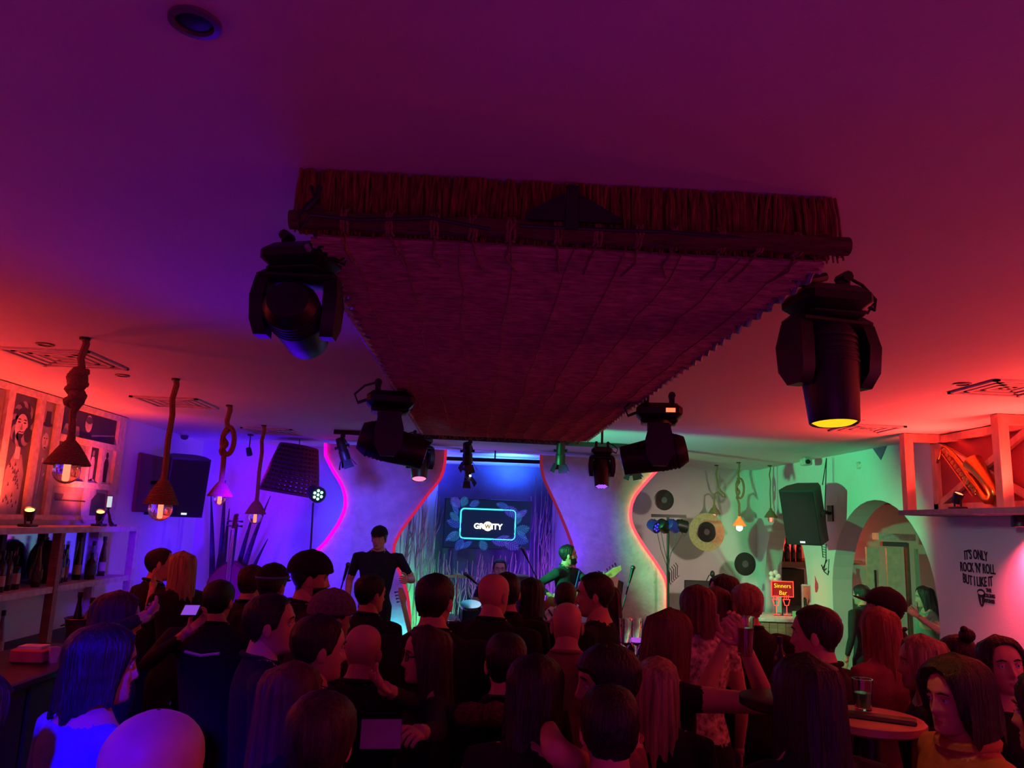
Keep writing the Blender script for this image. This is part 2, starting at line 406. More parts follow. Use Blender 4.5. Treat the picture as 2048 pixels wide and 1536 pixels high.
for A in ((-.42, .1, .2, .04, 2.0, 0), (-.42, -.1, .22, .04, 3.9, 0), (.38, .1, .2, .045, .6, 2), (.40, -.06, .2, .04, -.7, 0), (-.2, -.24, .2, .04, -2.6, 0), (.1, -.23, .22, .04, .35, 2), (.3, .24, .2, .045, 2.9, 0), (-.40, .21, .19, .07, 2.3, 2), (-.38, .22, .16, .06, 1.2, 1), (-.28, .235, .16, .05, .5, 0), (.20, .23, .26, .075, -.35, 2), (.30, .25, .2, .06, -1.0, 0),
          (.36, -.10, .24, .07, .3, 1), (.34, -.16, .25, .075, -.25, 0), (.22, -.2, .26, .08, -.5, 2), (.05, -.22, .26, .06, -.15, 2), (-.1, -.22, .16, .06, -1.0, 1),
          (-.36, -.13, .22, .07, 3.6, 1), (-.35, -.05, .24, .06, 2.8, 0), (-.40, .02, .18, .05, 2.4, 1), (-.33, -.2, .2, .06, 4.2, 0), (.40, .0, .18, .05, 1.3, 1)):
    leaf(*A)
wht = gl('screen_white', (1, .97, .92, 1), 2.2)
textmesh('GR', .105, wht, tv, (-.125, -.02, -.035), (1, 0, 0), (0, 0, 1), ext=.001, bold=.004, world=False)
textmesh('ITY', .105, wht, tv, (.125, -.02, -.035), (1, 0, 0), (0, 0, 1), ext=.001, bold=.004, world=False)
m = MB(); m.lathe([(.066, 0), (.066, .003)], (0, -.016, -.03), 24, RX(pi/2)); m.build('emblem', gl('emblem_glow', (1, .85, .6, 1), 1.6), tv, False)
textmesh('W', .075, gl('emblem_ink', (.25, .18, .12, 1), 1), tv, (0, -.021, -.035), (1, 0, 0), (0, 0, 1), ext=.001, bold=.003, world=False)
lamp('screen_glow', 'AREA', (tc.x, TVY-.06, tc.z), (.1, .6, 1), 1.2, (tc.x, 0, tc.z), tw*.8, size_y=thh*.8)

# ------------------------------------------------------------------ canopy of reed matting hung under the ceiling
cx0, cx1, cy0, cy1, cz = -.50, .98, 2.08, 7.15, 2.84
cn = thing('reed_canopy', 'reed mat canopy tied to bark logs under the ceiling in the middle of the room', 'canopy', ((cx0+cx1)/2, (cy0+cy1)/2, cz))
def log(a, b, r, nm='log'):
    a = Vector(a); b = Vector(b); pts = []; rs = []
    for i in range(13):
        t = i/12; pts.append(a.lerp(b, t)+Vector((0, random.uniform(-.006, .006), random.uniform(-.006, .006)))); rs.append(r*random.uniform(.9, 1.08))
    return MB().tube(pts, rs, 12).build(nm, bark, cn)
log((cx0-.06, cy0, cz+.035), (cx1+.06, cy0-.01, cz+.03), .026); log((cx0, cy1, cz+.04), (cx1, cy1, cz+.04), .03)
log((cx0+.01, cy0, cz+.05), (cx0+.01, cy1, cz+.05), .03); log((cx1-.01, cy0, cz+.05), (cx1-.01, cy1, cz+.05), .03)
rd = MB(); n = 290
for i in range(n):
    y = cy0+.05+(cy1-cy0-.08)*i/(n-1); sag = -.035*sin(pi*i/(n-1))
    k = Vector((0, random.uniform(-.006, .006), 0)); e0, e1 = random.uniform(-.03, .02), random.uniform(-.02, .03)
    pts = [Vector((cx0+e0, y, cz+random.uniform(-.004, .004)))]
    for t in (.25, .5, .75): pts.append(Vector((cx0+(cx1-cx0)*t, y+random.uniform(-.005, .005), cz+sag*sin(pi*t)+random.uniform(-.004, .004))))
    pts.append(Vector((cx1+e1, y, cz+random.uniform(-.004, .004))))
    rd.tube(pts, .0100, 5)
o = rd.build('reed_mat', reed, cn); o['kind'] = 'stuff'
for j in range(9):
    x = cx0+.09+(cx1-cx0-.18)*j/8
    MB().tube([(x+random.uniform(-.012, .012), cy0+(cy1-cy0)*i/24, cz-.014-.035*sin(pi*i/24)*sin(pi*(x-cx0)/(cx1-cx0))) for i in range(25)], .0028, 4).build('binding_twine', rope, cn)
for j in range(12):   # rope loops around the near log
    x = cx0+.1+(cx1-cx0-.2)*j/11+random.uniform(-.02, .02); m = MB()
    for q in range(3):
        xx = x+.008*(q-1); m.tube([(xx+random.uniform(-.004, .004), cy0+.032*cos(a), cz+.035+.034*sin(a)) for a in [2*pi*i/12 for i in range(13)]], .0042, 5)
    m.tube([(x, cy0+.01, cz), (x+.01*random.choice((-1, 1)), cy0+.08, cz-.018), (x+random.uniform(-.03, .03), cy0+.2, cz-.018)], .004, 5)
    m.build('rope_tie', rope, cn)
th = MB()   # straw fascia above the near log
for i in range(420):
    x = cx0-.06+(cx1-cx0+.12)*random.random(); y = cy0+.05+random.uniform(-.012, .012); z1 = ZC-.004; x2 = x+random.uniform(-.02, .02)
    th.tube([(x, y, z1), ((x+x2)/2+random.uniform(-.006, .006), y+random.uniform(-.012, .004), (z1+cz)/2+.04), (x2, y-.005, cz+random.uniform(.0, .03))], [.005, .005, .003], 4)
o = th.build('straw_fascia', straw, cn); o['kind'] = 'stuff'
MB().box((cx0-.04, cy0+.065, cz+.02), (cx1+.04, cy0+.08, ZC-.002)).build('fascia_board', M('fascia_board', s(110, 72, 46), .9, var=.3, scale=20), cn)
for sx, sg in ((cx0-.005, -1), (cx1+.005, 1)):   # braided light rope along both long edges
    m = MB()
    for q in (0, pi):
        m.tube([(sx+sg*.018+.012*cos(i*.9+q), cy0+.12+(cy1-cy0-.2)*i/160, cz+.012*sin(i*.9+q)) for i in range(161)], .009, 5)
    m.build('braided_edge', M('pale_braid', s(150, 150, 160), .5, var=.4, scale=60), cn)
# bracket with cables at the middle of the log
m = MB()
c = P(1143, 430, Y=cy0-.03)
m.box((c.x-.018, cy0-.045, cz+.03), (c.x+.018, cy0-.03, ZC-.05))
m.prism([(c.x-.02, cy0-.04, ZC-.07), (c.x-.02, cy0-.04, cz+.055), (c.x-.13, cy0-.04, cz+.055), (c.x-.13, cy0-.04, cz+.075)], (0, .012, 0))
m.prism([(c.x+.02, cy0-.04, ZC-.07), (c.x+.14, cy0-.04, cz+.07), (c.x+.14, cy0-.04, cz+.055), (c.x+.02, cy0-.04, cz+.055)], (0, .012, 0))
m.build('bracket', black, cn)
MB().tube([P(x, y, Y=cy0-.035) for x, y in ((1040, 452), (1150, 457), (1250, 461), (1340, 464), (1430, 472), (1530, 480), (1610, 482))], .005, 6).build('cable', black, cn)
MB().tube([P(x, y, Y=cy0-.035) for x, y in ((622, 372), (628, 395), (612, 412), (597, 430), (598, 452), (600, 462), (620, 430), (720, 440), (860, 436), (980, 458))], .005, 6).build('cable', black, cn)
MB().tube([P(x, y, Y=cy0-.035) for x, y in ((640, 372), (632, 400), (610, 420))], .008, 6).build('cable', black, cn)
m = MB(); fx = MB()
for i in range(60):
    x = random.uniform(cx0, cx1); y = cy1+.02
    fx.tube([(x, y-.03, cz), (x+random.uniform(-.02, .02), y+.03, cz-.01), (x+random.uniform(-.04, .04), y+.06, cz-.03)], .003, 4)
o = fx.build('frayed_fringe', straw, cn); o['kind'] = 'stuff'
# ================================================================== LEFT SIDE: photo wall and back bar
pw = thing('photo_board', 'white batten board of black and white musician portraits on the left wall', 'board', (-3.93, 6.9, 1.93))
MB().box((-3.948, 4.6, 1.93), (-3.925, 8.62, 3.04)).build('backing', whitewood, pw)
def batten(y0, y1, z0, z1): MB().box((-3.925, y0, z0), (-3.885, y1, z1)).build('batten', whitewood, pw)
batten(4.6, 8.62, 2.985, 3.04); batten(4.6, 8.62, 1.93, 1.972); batten(8.46, 8.62, 1.972, 2.985)
for y in (5.2, 5.92, 6.50, 6.96, 7.27): batten(y-.045, y+.045, 1.972, 2.985)
batten(7.31, 8.46, 2.66, 2.72); batten(7.31, 8.46, 2.24, 2.30)
for y in (7.62, 7.90, 8.18): batten(y-.03, y+.03, 2.30, 2.66)
gk, gd, gm, gp = [M('photo_'+n, (v, v, v*.98, 1), .5, var=.25, scale=9) for n, v in (('black', .025), ('dark', .07), ('mid', .25), ('pale', .55))]
def photo(y0, y1, z0, z1, kind, bg, label, nm='portrait_photo'):
    """flat print, pasted figures as shallow relief"""
    r = thing(nm, label, 'photo', (-3.922, (y0+y1)/2, z0), 0, 'portrait photos on the left wall')
    MB().box((-3.925, y0, z0), (-3.915, y1, z1)).build('print', bg, r)
    w, h = y1-y0, z1-z0; cy = (y0+y1)/2
    def el(u, v, a, b, m, d, nm2):
        MB().prism([(-3.915, cy+u*w+a*w*cos(2*pi*i/20), z0+v*h+b*w*sin(2*pi*i/20)) for i in range(20)], (d, 0, 0)).build(nm2, m, r)
    def pg(pts, m, d, nm2): MB().prism([(-3.915, cy+u*w, z0+v*h) for u, v in pts], (d, 0, 0)).build(nm2, m, r)
    if kind == 'singer':
        pg([(-.40, .0), (.32, .0), (.38, .34), (.2, .5), (-.12, .5), (-.34, .36)], gm, .001, 'dress')
        for i in range(26):
            u, v = random.uniform(-.3, .3), random.uniform(.02, .4); pg([(u, v), (u+.07, v+.01), (u+.03, v+.04)], gk, .0016, 'dress_spot')
        [el(.05+.34*cos(a_), .755+.13*sin(a_), .16, .19, gk if k_ % 2 else gm, .0010+.0001*k_, 'hair_lock') for k_, a_ in enumerate([.2+.36*q_ for q_ in range(16)])]; el(.05, .76, .34, .40, gk, .0018, 'hair'); pg([(-.1, .46), (.12, .46), (.1, .6), (-.08, .6)], gp, .0018, 'neck')
        el(.02, .725, .25, .33, gp, .0022, 'face'); pg([(-.12, .685), (.16, .685), (.11, .65), (.04, .625), (-.02, .632), (-.08, .655)], gk, .0026, 'open_mouth'); pg([(-.09, .684), (.13, .684), (.11, .674), (-.07, .674)], gp, .0029, 'teeth')
        for u in (-.1, .14): pg([(u-.07, .788), (u+.06, .788), (u+.05, .797), (u-.05, .799)], gk, .0026, 'brow')
        for u in (-.1, .13): el(u, .768, .055, .020, gk, .0026, 'eye')
        pg([(.01, .76), (.035, .76), (.075, .712), (.03, .703), (-.03, .712)], gm, .0026, 'nose')
    elif kind == 'suit':
        pg([(-.46, .0), (.46, .0), (.46, .38), (.2, .52), (-.14, .52), (-.46, .38)], gm, .001, 'jacket')
        pg([(-.1, .1), (.02, .5), (.14, .5)], gp, .0014, 'shirt'); pg([(.0, .12), (.05, .46), (.1, .46)], gk, .0018, 'tie')
        el(.06, .65, .24, .36, gp, .002, 'face'); [el(.06+d_, .675, .05, .03, gk, .0024, 'eye') for d_ in (-.09, .09)]; pg([(.04, .66), (.08, .66), (.10, .62), (.03, .62)], gm, .0024, 'nose'); el(.06, .80, .38, .10, gk, .0026, 'hat_brim'); pg([(-.16, .8), (.28, .8), (.24, .92), (-.1, .92)], gk, .0028, 'hat_crown')
        el(.08, .59, .10, .035, gk, .0024, 'smile'); pg([(.22, .33), (.36, .35), (.35, .37), (.22, .36)], gp, .002, 'pocket_square')
    elif kind == 'profile':
        el(.0, .7, .36, .5, gd, .001, 'hair'); el(-.12, .66, .26, .40, gp, .0016, 'face'); pg([(-.4, 0), (.45, 0), (.45, .36), (.1, .5), (-.2, .46)], gp, .0012, 'shoulder')
        pg([(.1, .5), (.2, .6), (.1, .7)], gk, .002, 'ear')
    elif kind == 'duo':
        for u, k in ((-.3, gm), (-.02, gk)):
            el(u, .6, .06, .075, gp, .0022, 'face'); pg([(u-.15, 0), (u+.15, 0), (u+.12, .4), (u-.1, .42)], k, .0012, 'jacket'); el(u, .735, .062, .032, gd, .0026, 'hair'); pg([(u-.01, .42), (u+.02, .42), (u+.02, .5), (u-.01, .5)], gp, .0016, 'neck')
        pg([(.05, .12), (.48, .34), (.48, .38), (.05, .2)], gm, .0018, 'guitar_neck')
    elif kind == 'stand':
        pg([(-.16, .04), (.16, .04), (.22, .6), (.12, .74), (-.12, .74), (-.22, .6)], gp if bg is not gp else gk, .001, 'figure'); el(0, .84, .12, .15, gm if bg is not gp else gk, .0016, 'head')
    elif kind == 'head':
        el(.02, .56, .34, .44, gk, .001, 'hair'); el(-.06, .5, .24, .34, gp, .0016, 'face'); pg([(-.4, 0), (.4, 0), (.3, .2), (-.2, .2)], gd, .0012, 'shoulder')
        pg([(-.2, .55), (.1, .55), (.1, .6), (-.2, .6)], gk, .002, 'brow')
    elif kind == 'brass':
        el(.16, .55, .13, .20, gp, .001, 'bell'); pg([(-.4, .5), (.1, .5), (.1, .55), (-.4, .56)], gk, .0014, 'tubing'); pg([(.2, 0), (.48, 0), (.46, .85), (.3, .9), (.2, .6)], gd, .0018, 'player'); pg([(-.42, .55), (-.3, .55), (-.28, .75), (-.42, .78)], gd, .0014, 'valve_block')
photo(5.25, 5.87, 1.975, 2.98, 'profile', gd, 'large cropped portrait at the left end of the photo wall, cut by the frame edge')
photo(5.97, 6.45, 1.975, 2.98, 'profile', gm, 'tall portrait of a dark haired head in profile on the photo wall')
photo(6.55, 6.91, 1.975, 2.98, 'singer', gd, 'tall portrait of a laughing singer in a spotted dress')
photo(7.01, 7.22, 1.975, 2.98, 'suit', gm, 'tall portrait of a smiling man in a suit and hat')
photo(7.32, 8.45, 2.725, 2.98, 'duo', gk, 'wide dark portrait of two guitar players at the top of the photo wall')
photo(7.32, 7.58, 2.305, 2.655, 'stand', gd, 'small dark portrait of a standing figure, behind the rope lamp')
photo(7.66, 7.86, 2.305, 2.655, 'head', gm, 'small close-up portrait of a serious face')
photo(7.94, 8.14, 2.305, 2.655, 'stand', gk, 'small portrait of a pale figure on black')
photo(8.22, 8.45, 2.305, 2.655, 'stand', gp, 'small portrait of a dark figure on a pale ground')
photo(7.32, 8.45, 1.975, 2.235, 'brass', gm, 'wide pale portrait of a brass player at the bottom of the photo wall')

sh = thing('back_bar_shelf', 'whitewashed two-tier back bar shelf under the photo wall', 'shelf', (-3.7, 5.6, 0))
def board(a, b, nm, m=whitewood): return MB().box(a, b).build(nm, m, sh)
board((-3.947, 2.0, 1.83), (-3.50, 8.37, 1.88), 'shelf_board'); board((-3.947, 2.0, 1.335), (-3.52, 8.33, 1.385), 'shelf_board')
board((-3.947, 2.0, .85), (-3.45, 8.3, .90), 'shelf_board', darkwood)
for y in (3.1, 5.0, 6.88): board((-3.58, y-.035, .90), (-3.51, y+.035, 1.83), 'post', wood)
board((-3.57, 8.29, .0), (-3.50, 8.36, 1.83), 'post'); board((-3.947, 8.30, .0), (-3.88, 8.36, 1.83), 'post')
for y in (6.35, 6.72, 7.35, 8.05): board((-3.93, y-.03, 1.385), (-3.90, y+.03, 1.83), 'mirror_batten', darkwood)
MB().box((-3.945, 2.0, 1.385), (-3.932, 8.28, 1.83)).build('mirror', M('mirror_glass', (.75, .75, .78, 1), .12, 1, var=.03), sh)
MB().box((-3.947, 2.0, 0), (-3.5, 8.25, .85)).build('cupboard', darkwood, sh)
# bottles
bcol = [M('bottle_green', (.015, .035, .02, 1), .1), M('bottle_brown', (.04, .015, .008, 1), .1), M('bottle_clear', (.22, .22, .24, 1), .08), M('bottle_black', (.006, .006, .007, 1), .15)]
lcol = [M('label_cream', (.5, .45, .36, 1), .6), M('label_dark', (.06, .05, .06, 1), .6), M('label_red', (.3, .03, .03, 1), .6)]
BP = {'tall': [(0, 0), (.036, 0), (.038, .01), (.038, .19), (.033, .215), (.016, .245), (.0135, .30), (.0155, .302), (.0155, .312), (0, .312)],
      'squat': [(0, 0), (.046, 0), (.049, .01), (.049, .13), (.042, .165), (.018, .19), (.015, .235), (.017, .237), (.017, .247), (0, .247)],
      'slim': [(0, 0), (.03, 0), (.032, .01), (.031, .15), (.022, .22), (.013, .29), (.013, .335), (.015, .337), (.015, .347), (0, .347)],
      'square': [(0, 0), (.042, 0), (.044, .01), (.044, .17), (.036, .18), (.015, .19), (.014, .225), (.019, .227), (.019, .255), (0, .255)]}
bcache = {}
def bottle(loc, kind, ci, li, label, group, sc=1.0):
    key = (kind, ci, li); r = thing('bottle', label, 'bottle', loc, random.uniform(0, 6), group); r.scale = (sc,)*3
    if key not in bcache:
        pr = BP[kind]; m = MB(); m.lathe(pr, n=8 if kind == 'square' else 14); h = pr[-1][1]
        k = MB().lathe([(.0165, h-.035), (.0165, h+.002), (.012, h+.004)], n=10); l = MB().lathe([(pr[2][0]+.001, .045), (pr[2][0]+.001, .125)], n=8 if kind == 'square' else 14)
        bcache[key] = [(n, x.mesh(n, mm)) for n, x, mm in (('glass_body', m, bcol[ci]), ('cap', k, blackp), ('label', l, lcol[li]))]
    for n, me in bcache[key]: link(n, me, r)
    return r
kinds = list(BP); cn_ = ['dark green', 'brown', 'clear', 'black']; ln_ = ['cream', 'dark', 'red']
ys = [5.35, 5.55, 5.78, 5.98, 6.16, 6.27, 6.42, 6.52, 6.63, 6.76, 7.0, 7.10, 7.22, 7.33, 7.45, 7.56, 7.66, 7.78, 7.88, 7.98, 8.08, 8.18]
ordn = ['first', 'second', 'third', 'fourth', 'fifth', 'sixth', 'seventh', 'eighth', 'ninth', 'tenth', 'eleventh', 'twelfth', '13th', '14th', '15th', '16th', '17th', '18th', '19th', '20th', '21st', '22nd']
for i, y in enumerate(ys):
    k, c, l = kinds[(i*7+i//3) % 4], [0, 3, 1, 2, 3, 0, 1][i % 7], [0, 1, 0, 2, 1][i % 5]
    bottle((-3.60-random.uniform(.0, .16), y, 1.385), k, c, l, '%s %s bottle with a %s label, %s from the left on the mirror shelf' % (k, cn_[c], ln_[l], ordn[i]), 'bottles on the mirror shelf', random.uniform(.92, 1.12))
for i, y in enumerate((4.1, 4.35, 4.6, 4.8, 5.0, 5.25, 5.5, 5.75, 6.0, 6.3)):
    k, c, l = kinds[(i*5+1) % 4], [2, 3, 0][i % 3], [0, 0, 1][i % 3]
    bottle((-3.58, y, .90), k, c, l, '%s %s bottle, %s from the left on the low dark shelf' % (k, cn_[c], ordn[i]), 'bottles on the low shelf')
t = thing('dome_vessel', 'round dark dome-topped vessel among the bottles in front of the mirror', 'vessel', (-3.78, 7.15, 1.385))
MB().lathe([(.08, 0), (.115, .05), (.13, .12), (.13, .2), (.12, .27), (.09, .33), (.04, .365), (.0, .372)], (-3.78, 7.15, 1.385), 22).build('dome', M('dome_dark', (.03, .02, .03, 1), .35), t)
MB().ball((-3.78, 7.15, 1.765), .016).build('knob', brass, t)
# uplights on the shelf
def uplight(loc, label, glow, tx, group=None, ty=-.55):
    r = thing('uplight', label, 'lamp', loc, 0, group); x, y, z = loc
    MB().cbox((x, y, z+.012), (.10, .13, .024), ch=.006).build('base', black, r)
    MB().bar((x, y-.045, z+.02), (x, y-.045, z+.10), .012).bar((x, y+.045, z+.02), (x, y+.045, z+.10), .012).build('yoke', black, r)
    ax = Vector((tx, ty, 1)).normalized(); q = Vector((0, 0, 1)).rotation_difference(ax).to_matrix()
    h = MB(); h.lathe([(.028, -.05), (.036, -.045), (.040, .0), (.044, .045), (.040, .048), (.036, .035)], (x, y, z+.10), 16, q); hd = h.build('head', black, r)
    MB().lathe([(.034, .036), (.034, .040)], (x, y, z+.10), 16, q).build('lens', glow, hd)
    return r
amb = gl('amber_lens', (1, .42, .08, 1), 5.0); redl = gl('red_lens', (1, .12, .05, 1), 5.0)
for y, t_ in ((5.3, 'at the left edge of the view'), (6.52, 'in front of the laughing singer portrait'), (7.72, 'in front of the brass player portrait')):
    uplight((-3.62, y, 1.88), 'amber-lensed black uplight '+t_, amb, .25, 'uplights on the back bar shelf')
# phone on a bendy tripod
c = P(212, 1048, X=-3.56); c.z = 1.88
ph = thing('phone_tripod', 'bendy black tripod holding a lit phone at the end of the back bar shelf', 'tripod', c)
for dx, dy in ((.03, .13), (-.06, -.11), (.08, -.05)):
    MB().tube([(0, 0, .16), (dx*.3, dy*.15, .11), (dx*.5, dy*.45, .05), (dx*.8, dy*.8, .012), (dx, dy*1.15, .010)], .011, 7).build('leg', blackp, ph, False)
MB().ball((0, 0, .17), .016).build('ball_head', blackp, ph, False)
pb = MB().cbox((0, 0, .235), (.012, .075, .125), ch=.004).xf(Matrix.Rotation(-.25, 4, 'Z')).build('phone', blackp, ph, False)
MB().cbox((.0075, 0, .235), (.002, .066, .105)).xf(Matrix.Rotation(-.25, 4, 'Z')).build('phone_screen', gl('phone_screen', (.7, .72, .8, 1), .9), pb, False)
# bar counter in front
bc = thing('bar_counter', 'long dark wooden bar counter along the left side', 'counter', (-2.7, 3.5, 0))
MB().cbox((-2.72, 3.55, 1.09), (.64, 4.4, .05), ch=.01).build('counter_top', M('bar_top', s(62, 44, 40), .3, var=.3, scale=4), bc)
for i in range(14): MB().box((-2.48, 1.44+.295*i, .06), (-2.45, 1.40+.295*i+.283, 1.06)).build('front_plank', darkwood, bc)
MB().box((-2.95, 1.36, 0), (-2.48, 5.7, 1.065)).build('carcass', black, bc)
c = P(105, 1325, Z=1.115)
cup = thing('paper_cup', 'pale square paper cup standing on the dark bar counter', 'cup', c)
MB().lathe([(.026, 0), (.038, .085), (.039, .09), (.035, .088), (.024, .006)], c, 4).build('wall', M('cup_paper', s(220, 190, 190), .7), cup)
MB().lathe([(.034, .07), (.034, .072)], c, 4).build('drink', darkwood, cup)
c = Vector((-2.66, 5.05, 1.1155))
nb = thing('napkin_box', 'flat reddish napkin box on the bar counter behind the cup', 'box', c)
MB().cbox(c+Vector((0, 0, .04)), (.2, .16, .08), ch=.01).build('box', M('napkin_box', s(170, 90, 90), .6), nb); MB().box(c+Vector((-.07, -.05, .08)), c+Vector((.07, .05, .095))).build('napkin', paper, nb)
ib = thing('ice_bucket', 'dark ice bucket with two bottles at the far end of the bar counter', 'bucket', (-2.6, 5.5, 1.116))
MB().lathe([(.085, 0), (.11, .2), (.117, .205), (.112, .21), (.10, .2), (.078, .012), (0, .012)], (0, 0, 0), 24).build('bucket', M('bucket_steel', (.12, .11, .12, 1), .3, .8), ib, False)
for sx in (-1, 1): MB().tube([(sx*.108, -.03, .16), (sx*.14, 0, .15), (sx*.108, .03, .16)], .007, 6).build('handle', chrome, ib, False)
bottle((-2.64, 5.5, 1.14), 'slim', 3, 0, 'slim dark bottle standing in the ice bucket on the bar', 'bottles in the ice bucket'); bottle((-2.555, 5.5, 1.14), 'tall', 2, 0, 'pale tall bottle standing in the ice bucket on the bar', 'bottles in the ice bucket')
c = P(381, 1222, Y=4.33)
pm = thing('phone', 'lit violet phone lying in the hand of the person with collar piping', 'phone', c, .2); pm.rotation_euler = (.25, 0, .2)
MB().cbox((0, 0, 0), (.085, .15, .010), ch=.003).build('casing', blackp, pm, False); MB().box((-.037, -.068, .005), (.037, .068, .007)).build('display', gl('tablet_display', (.32, .08, .85, 1), .8), pm, False)

# ------------------------------------------------------------------ rope pendant lamps
bulbm = M('bulb_glass', (.9, .6, .45, 1), .05, var=.05, trans=.8)
def pendant(top, zb, label, style, lit=0, thick=.020, bulb=.055, shade=(.10, .13)):
    top = Vector(top); x, y = top.x, top.y; r = thing('rope_pendant_lamp', label, 'lamp', (x, y, ZC), 0, 'rope pendant lamps')
    sw, shh = shade; zs = zb+bulb*1.25+shh; L = ZC-zs; pts = []
    def a(dx, f, dy=0): pts.append(Vector((x+dx, y+dy, ZC-L*f)))
    a(0, 0); a(.012, .06); a(-.008, .2)
    if style == 'knot':
        for i in range(26):
            t = i/25; an = t*2*pi*3.0; pts.append(Vector((x+.045*sin(an)-.01, y+.04*cos(an), ZC-L*(.30+.34*t))))
        a(-.01, .7)
    elif style == 'loop':
        a(0, .26); zc = ZC-L*.45; R = L*.17
        for i in range(22):
            an = pi/2-2*pi*i/21*1.0; pts.append(Vector((x+.055*cos(an)+.02, y+.015*i/21, zc+R*sin(an))))
        for i in range(14):
            an = 2*pi*2*i/13; pts.append(Vector((x-.012+.018*sin(an), y+.028*cos(an), zc+R-(R*2.1)*i/13)))
        a(0, .72)
    elif style == 'curl':
        a(.0, .3); a(.03, .52); a(.07, .60); a(.12, .66); a(.13, .72); a(.09, .72); a(.06, .66); a(.02, .62); a(-.03, .66); a(-.04, .75)
    else: a(.006, .35); a(-.004, .6)
    ox = -.04 if style == 'curl' else 0
    a(ox, .86); a(ox, 1.0)
    m = MB(); m.tube(pts, thick, 7)
    if style == 'knot': m.ball((x-.01, y, ZC-L*.40), .058, 10, 6, (1, 1, 1.5)); m.ball((x+.0, y, ZC-L*.56), .05, 10, 6, (1, 1, 1.4))
    m.build('rope', rope, r)
    MB().lathe([(.03, ZC-.015), (.032, ZC-.001)], (x, y, 0), 12).build('ceiling_hook', black, r)
    sm = MB(); cx = x+ox      # woven shade: coiled rope ring by ring
    sm.lathe([(.022, zs+.06), (.026, zs+.02)]+[(.026+(sw-.026)*(k/6)**.8, zs+.02-(shh)*k/6) for k in range(1, 7)]+[(sw-.008, zs+.02-shh), (.02, zs-.005)], (cx, y, 0), 18); 
    for k in range(15):
        rr = .028+(sw-.026)*(k/14)**.85; sm.tube([(cx+rr*cos(2*pi*i/18), y+rr*sin(2*pi*i/18), zs+.02-shh*k/14) for i in range(19)], .0075, 5)
    sm.build('shade', M('shade_lit', s(205, 120, 60), .9, emit=(1, .22, .04), es=.8) if lit else rope, r)
    zc = zb+bulb
    b = MB().ball((cx, y, zc), bulb, 16, 10, (1, 1, 1)).build('bulb', gl('bulb_lit', (1, .72, .35, 1), 14) if lit else M('bulb_clear', (.95, .93, .92, 1), .02, var=.01, trans=1, emit=(1, .12, .1), es=.02), r)
    if not lit: MB().lathe([(.012, zc-bulb*.55), (.014, zc-bulb*.5), (.013, zc+.03), (.004, zc+.06)], (cx, y, 0), 10).build('candle_core', gl('bulb_core', (1, .26, .14, 1), 1.5), b)
    if lit: lamp('bulb_glow', 'POINT', (cx, y-.02, zb-.03), (1, .5, .18), 1.2, size=.03)
    return r
pl = [((165, 675), 135, 968, 'knot', 'thick knotted rope pendant lamp with wide shade in front of the photo wall', .021, .075, (.115, .13)),
      ((348, 757), 322, 1042, 'plain', 'straight rope pendant lamp in front of the left loudspeaker', .022, .085, (.115, .17)),
      ((457, 810), 440, 1010, 'loop', 'looped and knotted rope pendant lamp above the double bass', .024, .05, (.105, .12)),
      ((525, 850), 512, 1048, 'plain', 'slender straight rope pendant lamp beside the woven basket', .022, .075, (.105, .13))]
for (tx, ty), bx, by, st, lb, tk, bu, shd in pl:
    t = P(tx, ty, Z=ZC); q = P(bx, by, Y=t.y); t.x = (t.x+q.x)/2; pendant(t, q.z, lb, st, 0, tk, bu, shd)
for (tx, ty), bx, by, st, lb, lit, tk, yy in (((1440, 937), 1434, 1038, 'curl', 'unlit curled rope pendant lamp above the round tray on the right', 0, .013, 11.6), ((1476, 925), 1479, 1062, 'loop', 'looped rope pendant lamp with a lit orange bulb', 1, .016, 11.0),
                                     ((1540, 937), 1542, 1045, 'plain', 'thin rope pendant lamp in front of the small arch', 0, .009, 11.3)):
    q = P(bx, by, Y=yy); pendant((q.x, q.y, ZC), q.z, lb, st, lit, tk, .045, (.085, .09))

# ------------------------------------------------------------------ basket shade, double bass, snake plant
c = P(578, 985, Y=10.3); ctop = P(578, 893, Y=10.3)
bk = thing('basket_shade', 'big open-weave basket lampshade hung near the violet wall', 'lampshade', (c.x, c.y, c.z))
h = ctop.z-c.z; m = MB(); R0, R1 = .36, .24; tilt = Matrix.Rotation(.13, 3, 'Y')
def bpt(a, t): rr = (R0+(R1-R0)*t**1.3); return tilt @ Vector((rr*cos(a), rr*sin(a), h*t))
for k in range(12):
    t = k/11; m.tube([bpt(2*pi*i/32, t) for i in range(33)], .021 if k else .028, 5)
for i in range(30):
    m.tube([bpt(2*pi*i/30, t/8) for t in range(9)], .017, 4)
m.build('weave', M('dark_wicker', s(90, 60, 50), .85, var=.3, scale=50), bk, False)
mm = MB(); mm.lathe([(R1, h), (R1*.6, h+.03), (0, h+.035)], n=24); mm.xf(tilt.to_4x4()); mm.build('lid', M('dark_wicker'), bk, False)
MB().tube([tilt @ Vector((0, 0, h+.03)), (tilt @ Vector((0, 0, h))).xy.to_3d()+Vector((0, 0, ZC-c.z-.002))], .006, 6).build('cord', black, bk, False)
c = P(447, 1290, Y=10.35); c.z = 0.0
db = thing('double_bass', 'double bass with reddish body standing in front of the violet wall', 'double bass', c, .1)
bw = M('bass_varnish', s(120, 38, 28), .35, var=.35, scale=4, stretch=(4, 4, 1)); prof = []
for t, w in ((0, .12), (.03, .24), (.1, .32), (.2, .34), (.3, .32), (.38, .25), (.46, .19), (.52, .18), (.6, .22), (.68, .265), (.76, .27), (.84, .24), (.92, .16), (.97, .09), (1, .04)): prof.append((w, .32+1.12*t))
poly = [(w, z) for w, z in prof]+[(-w, z) for w, z in reversed(prof)]
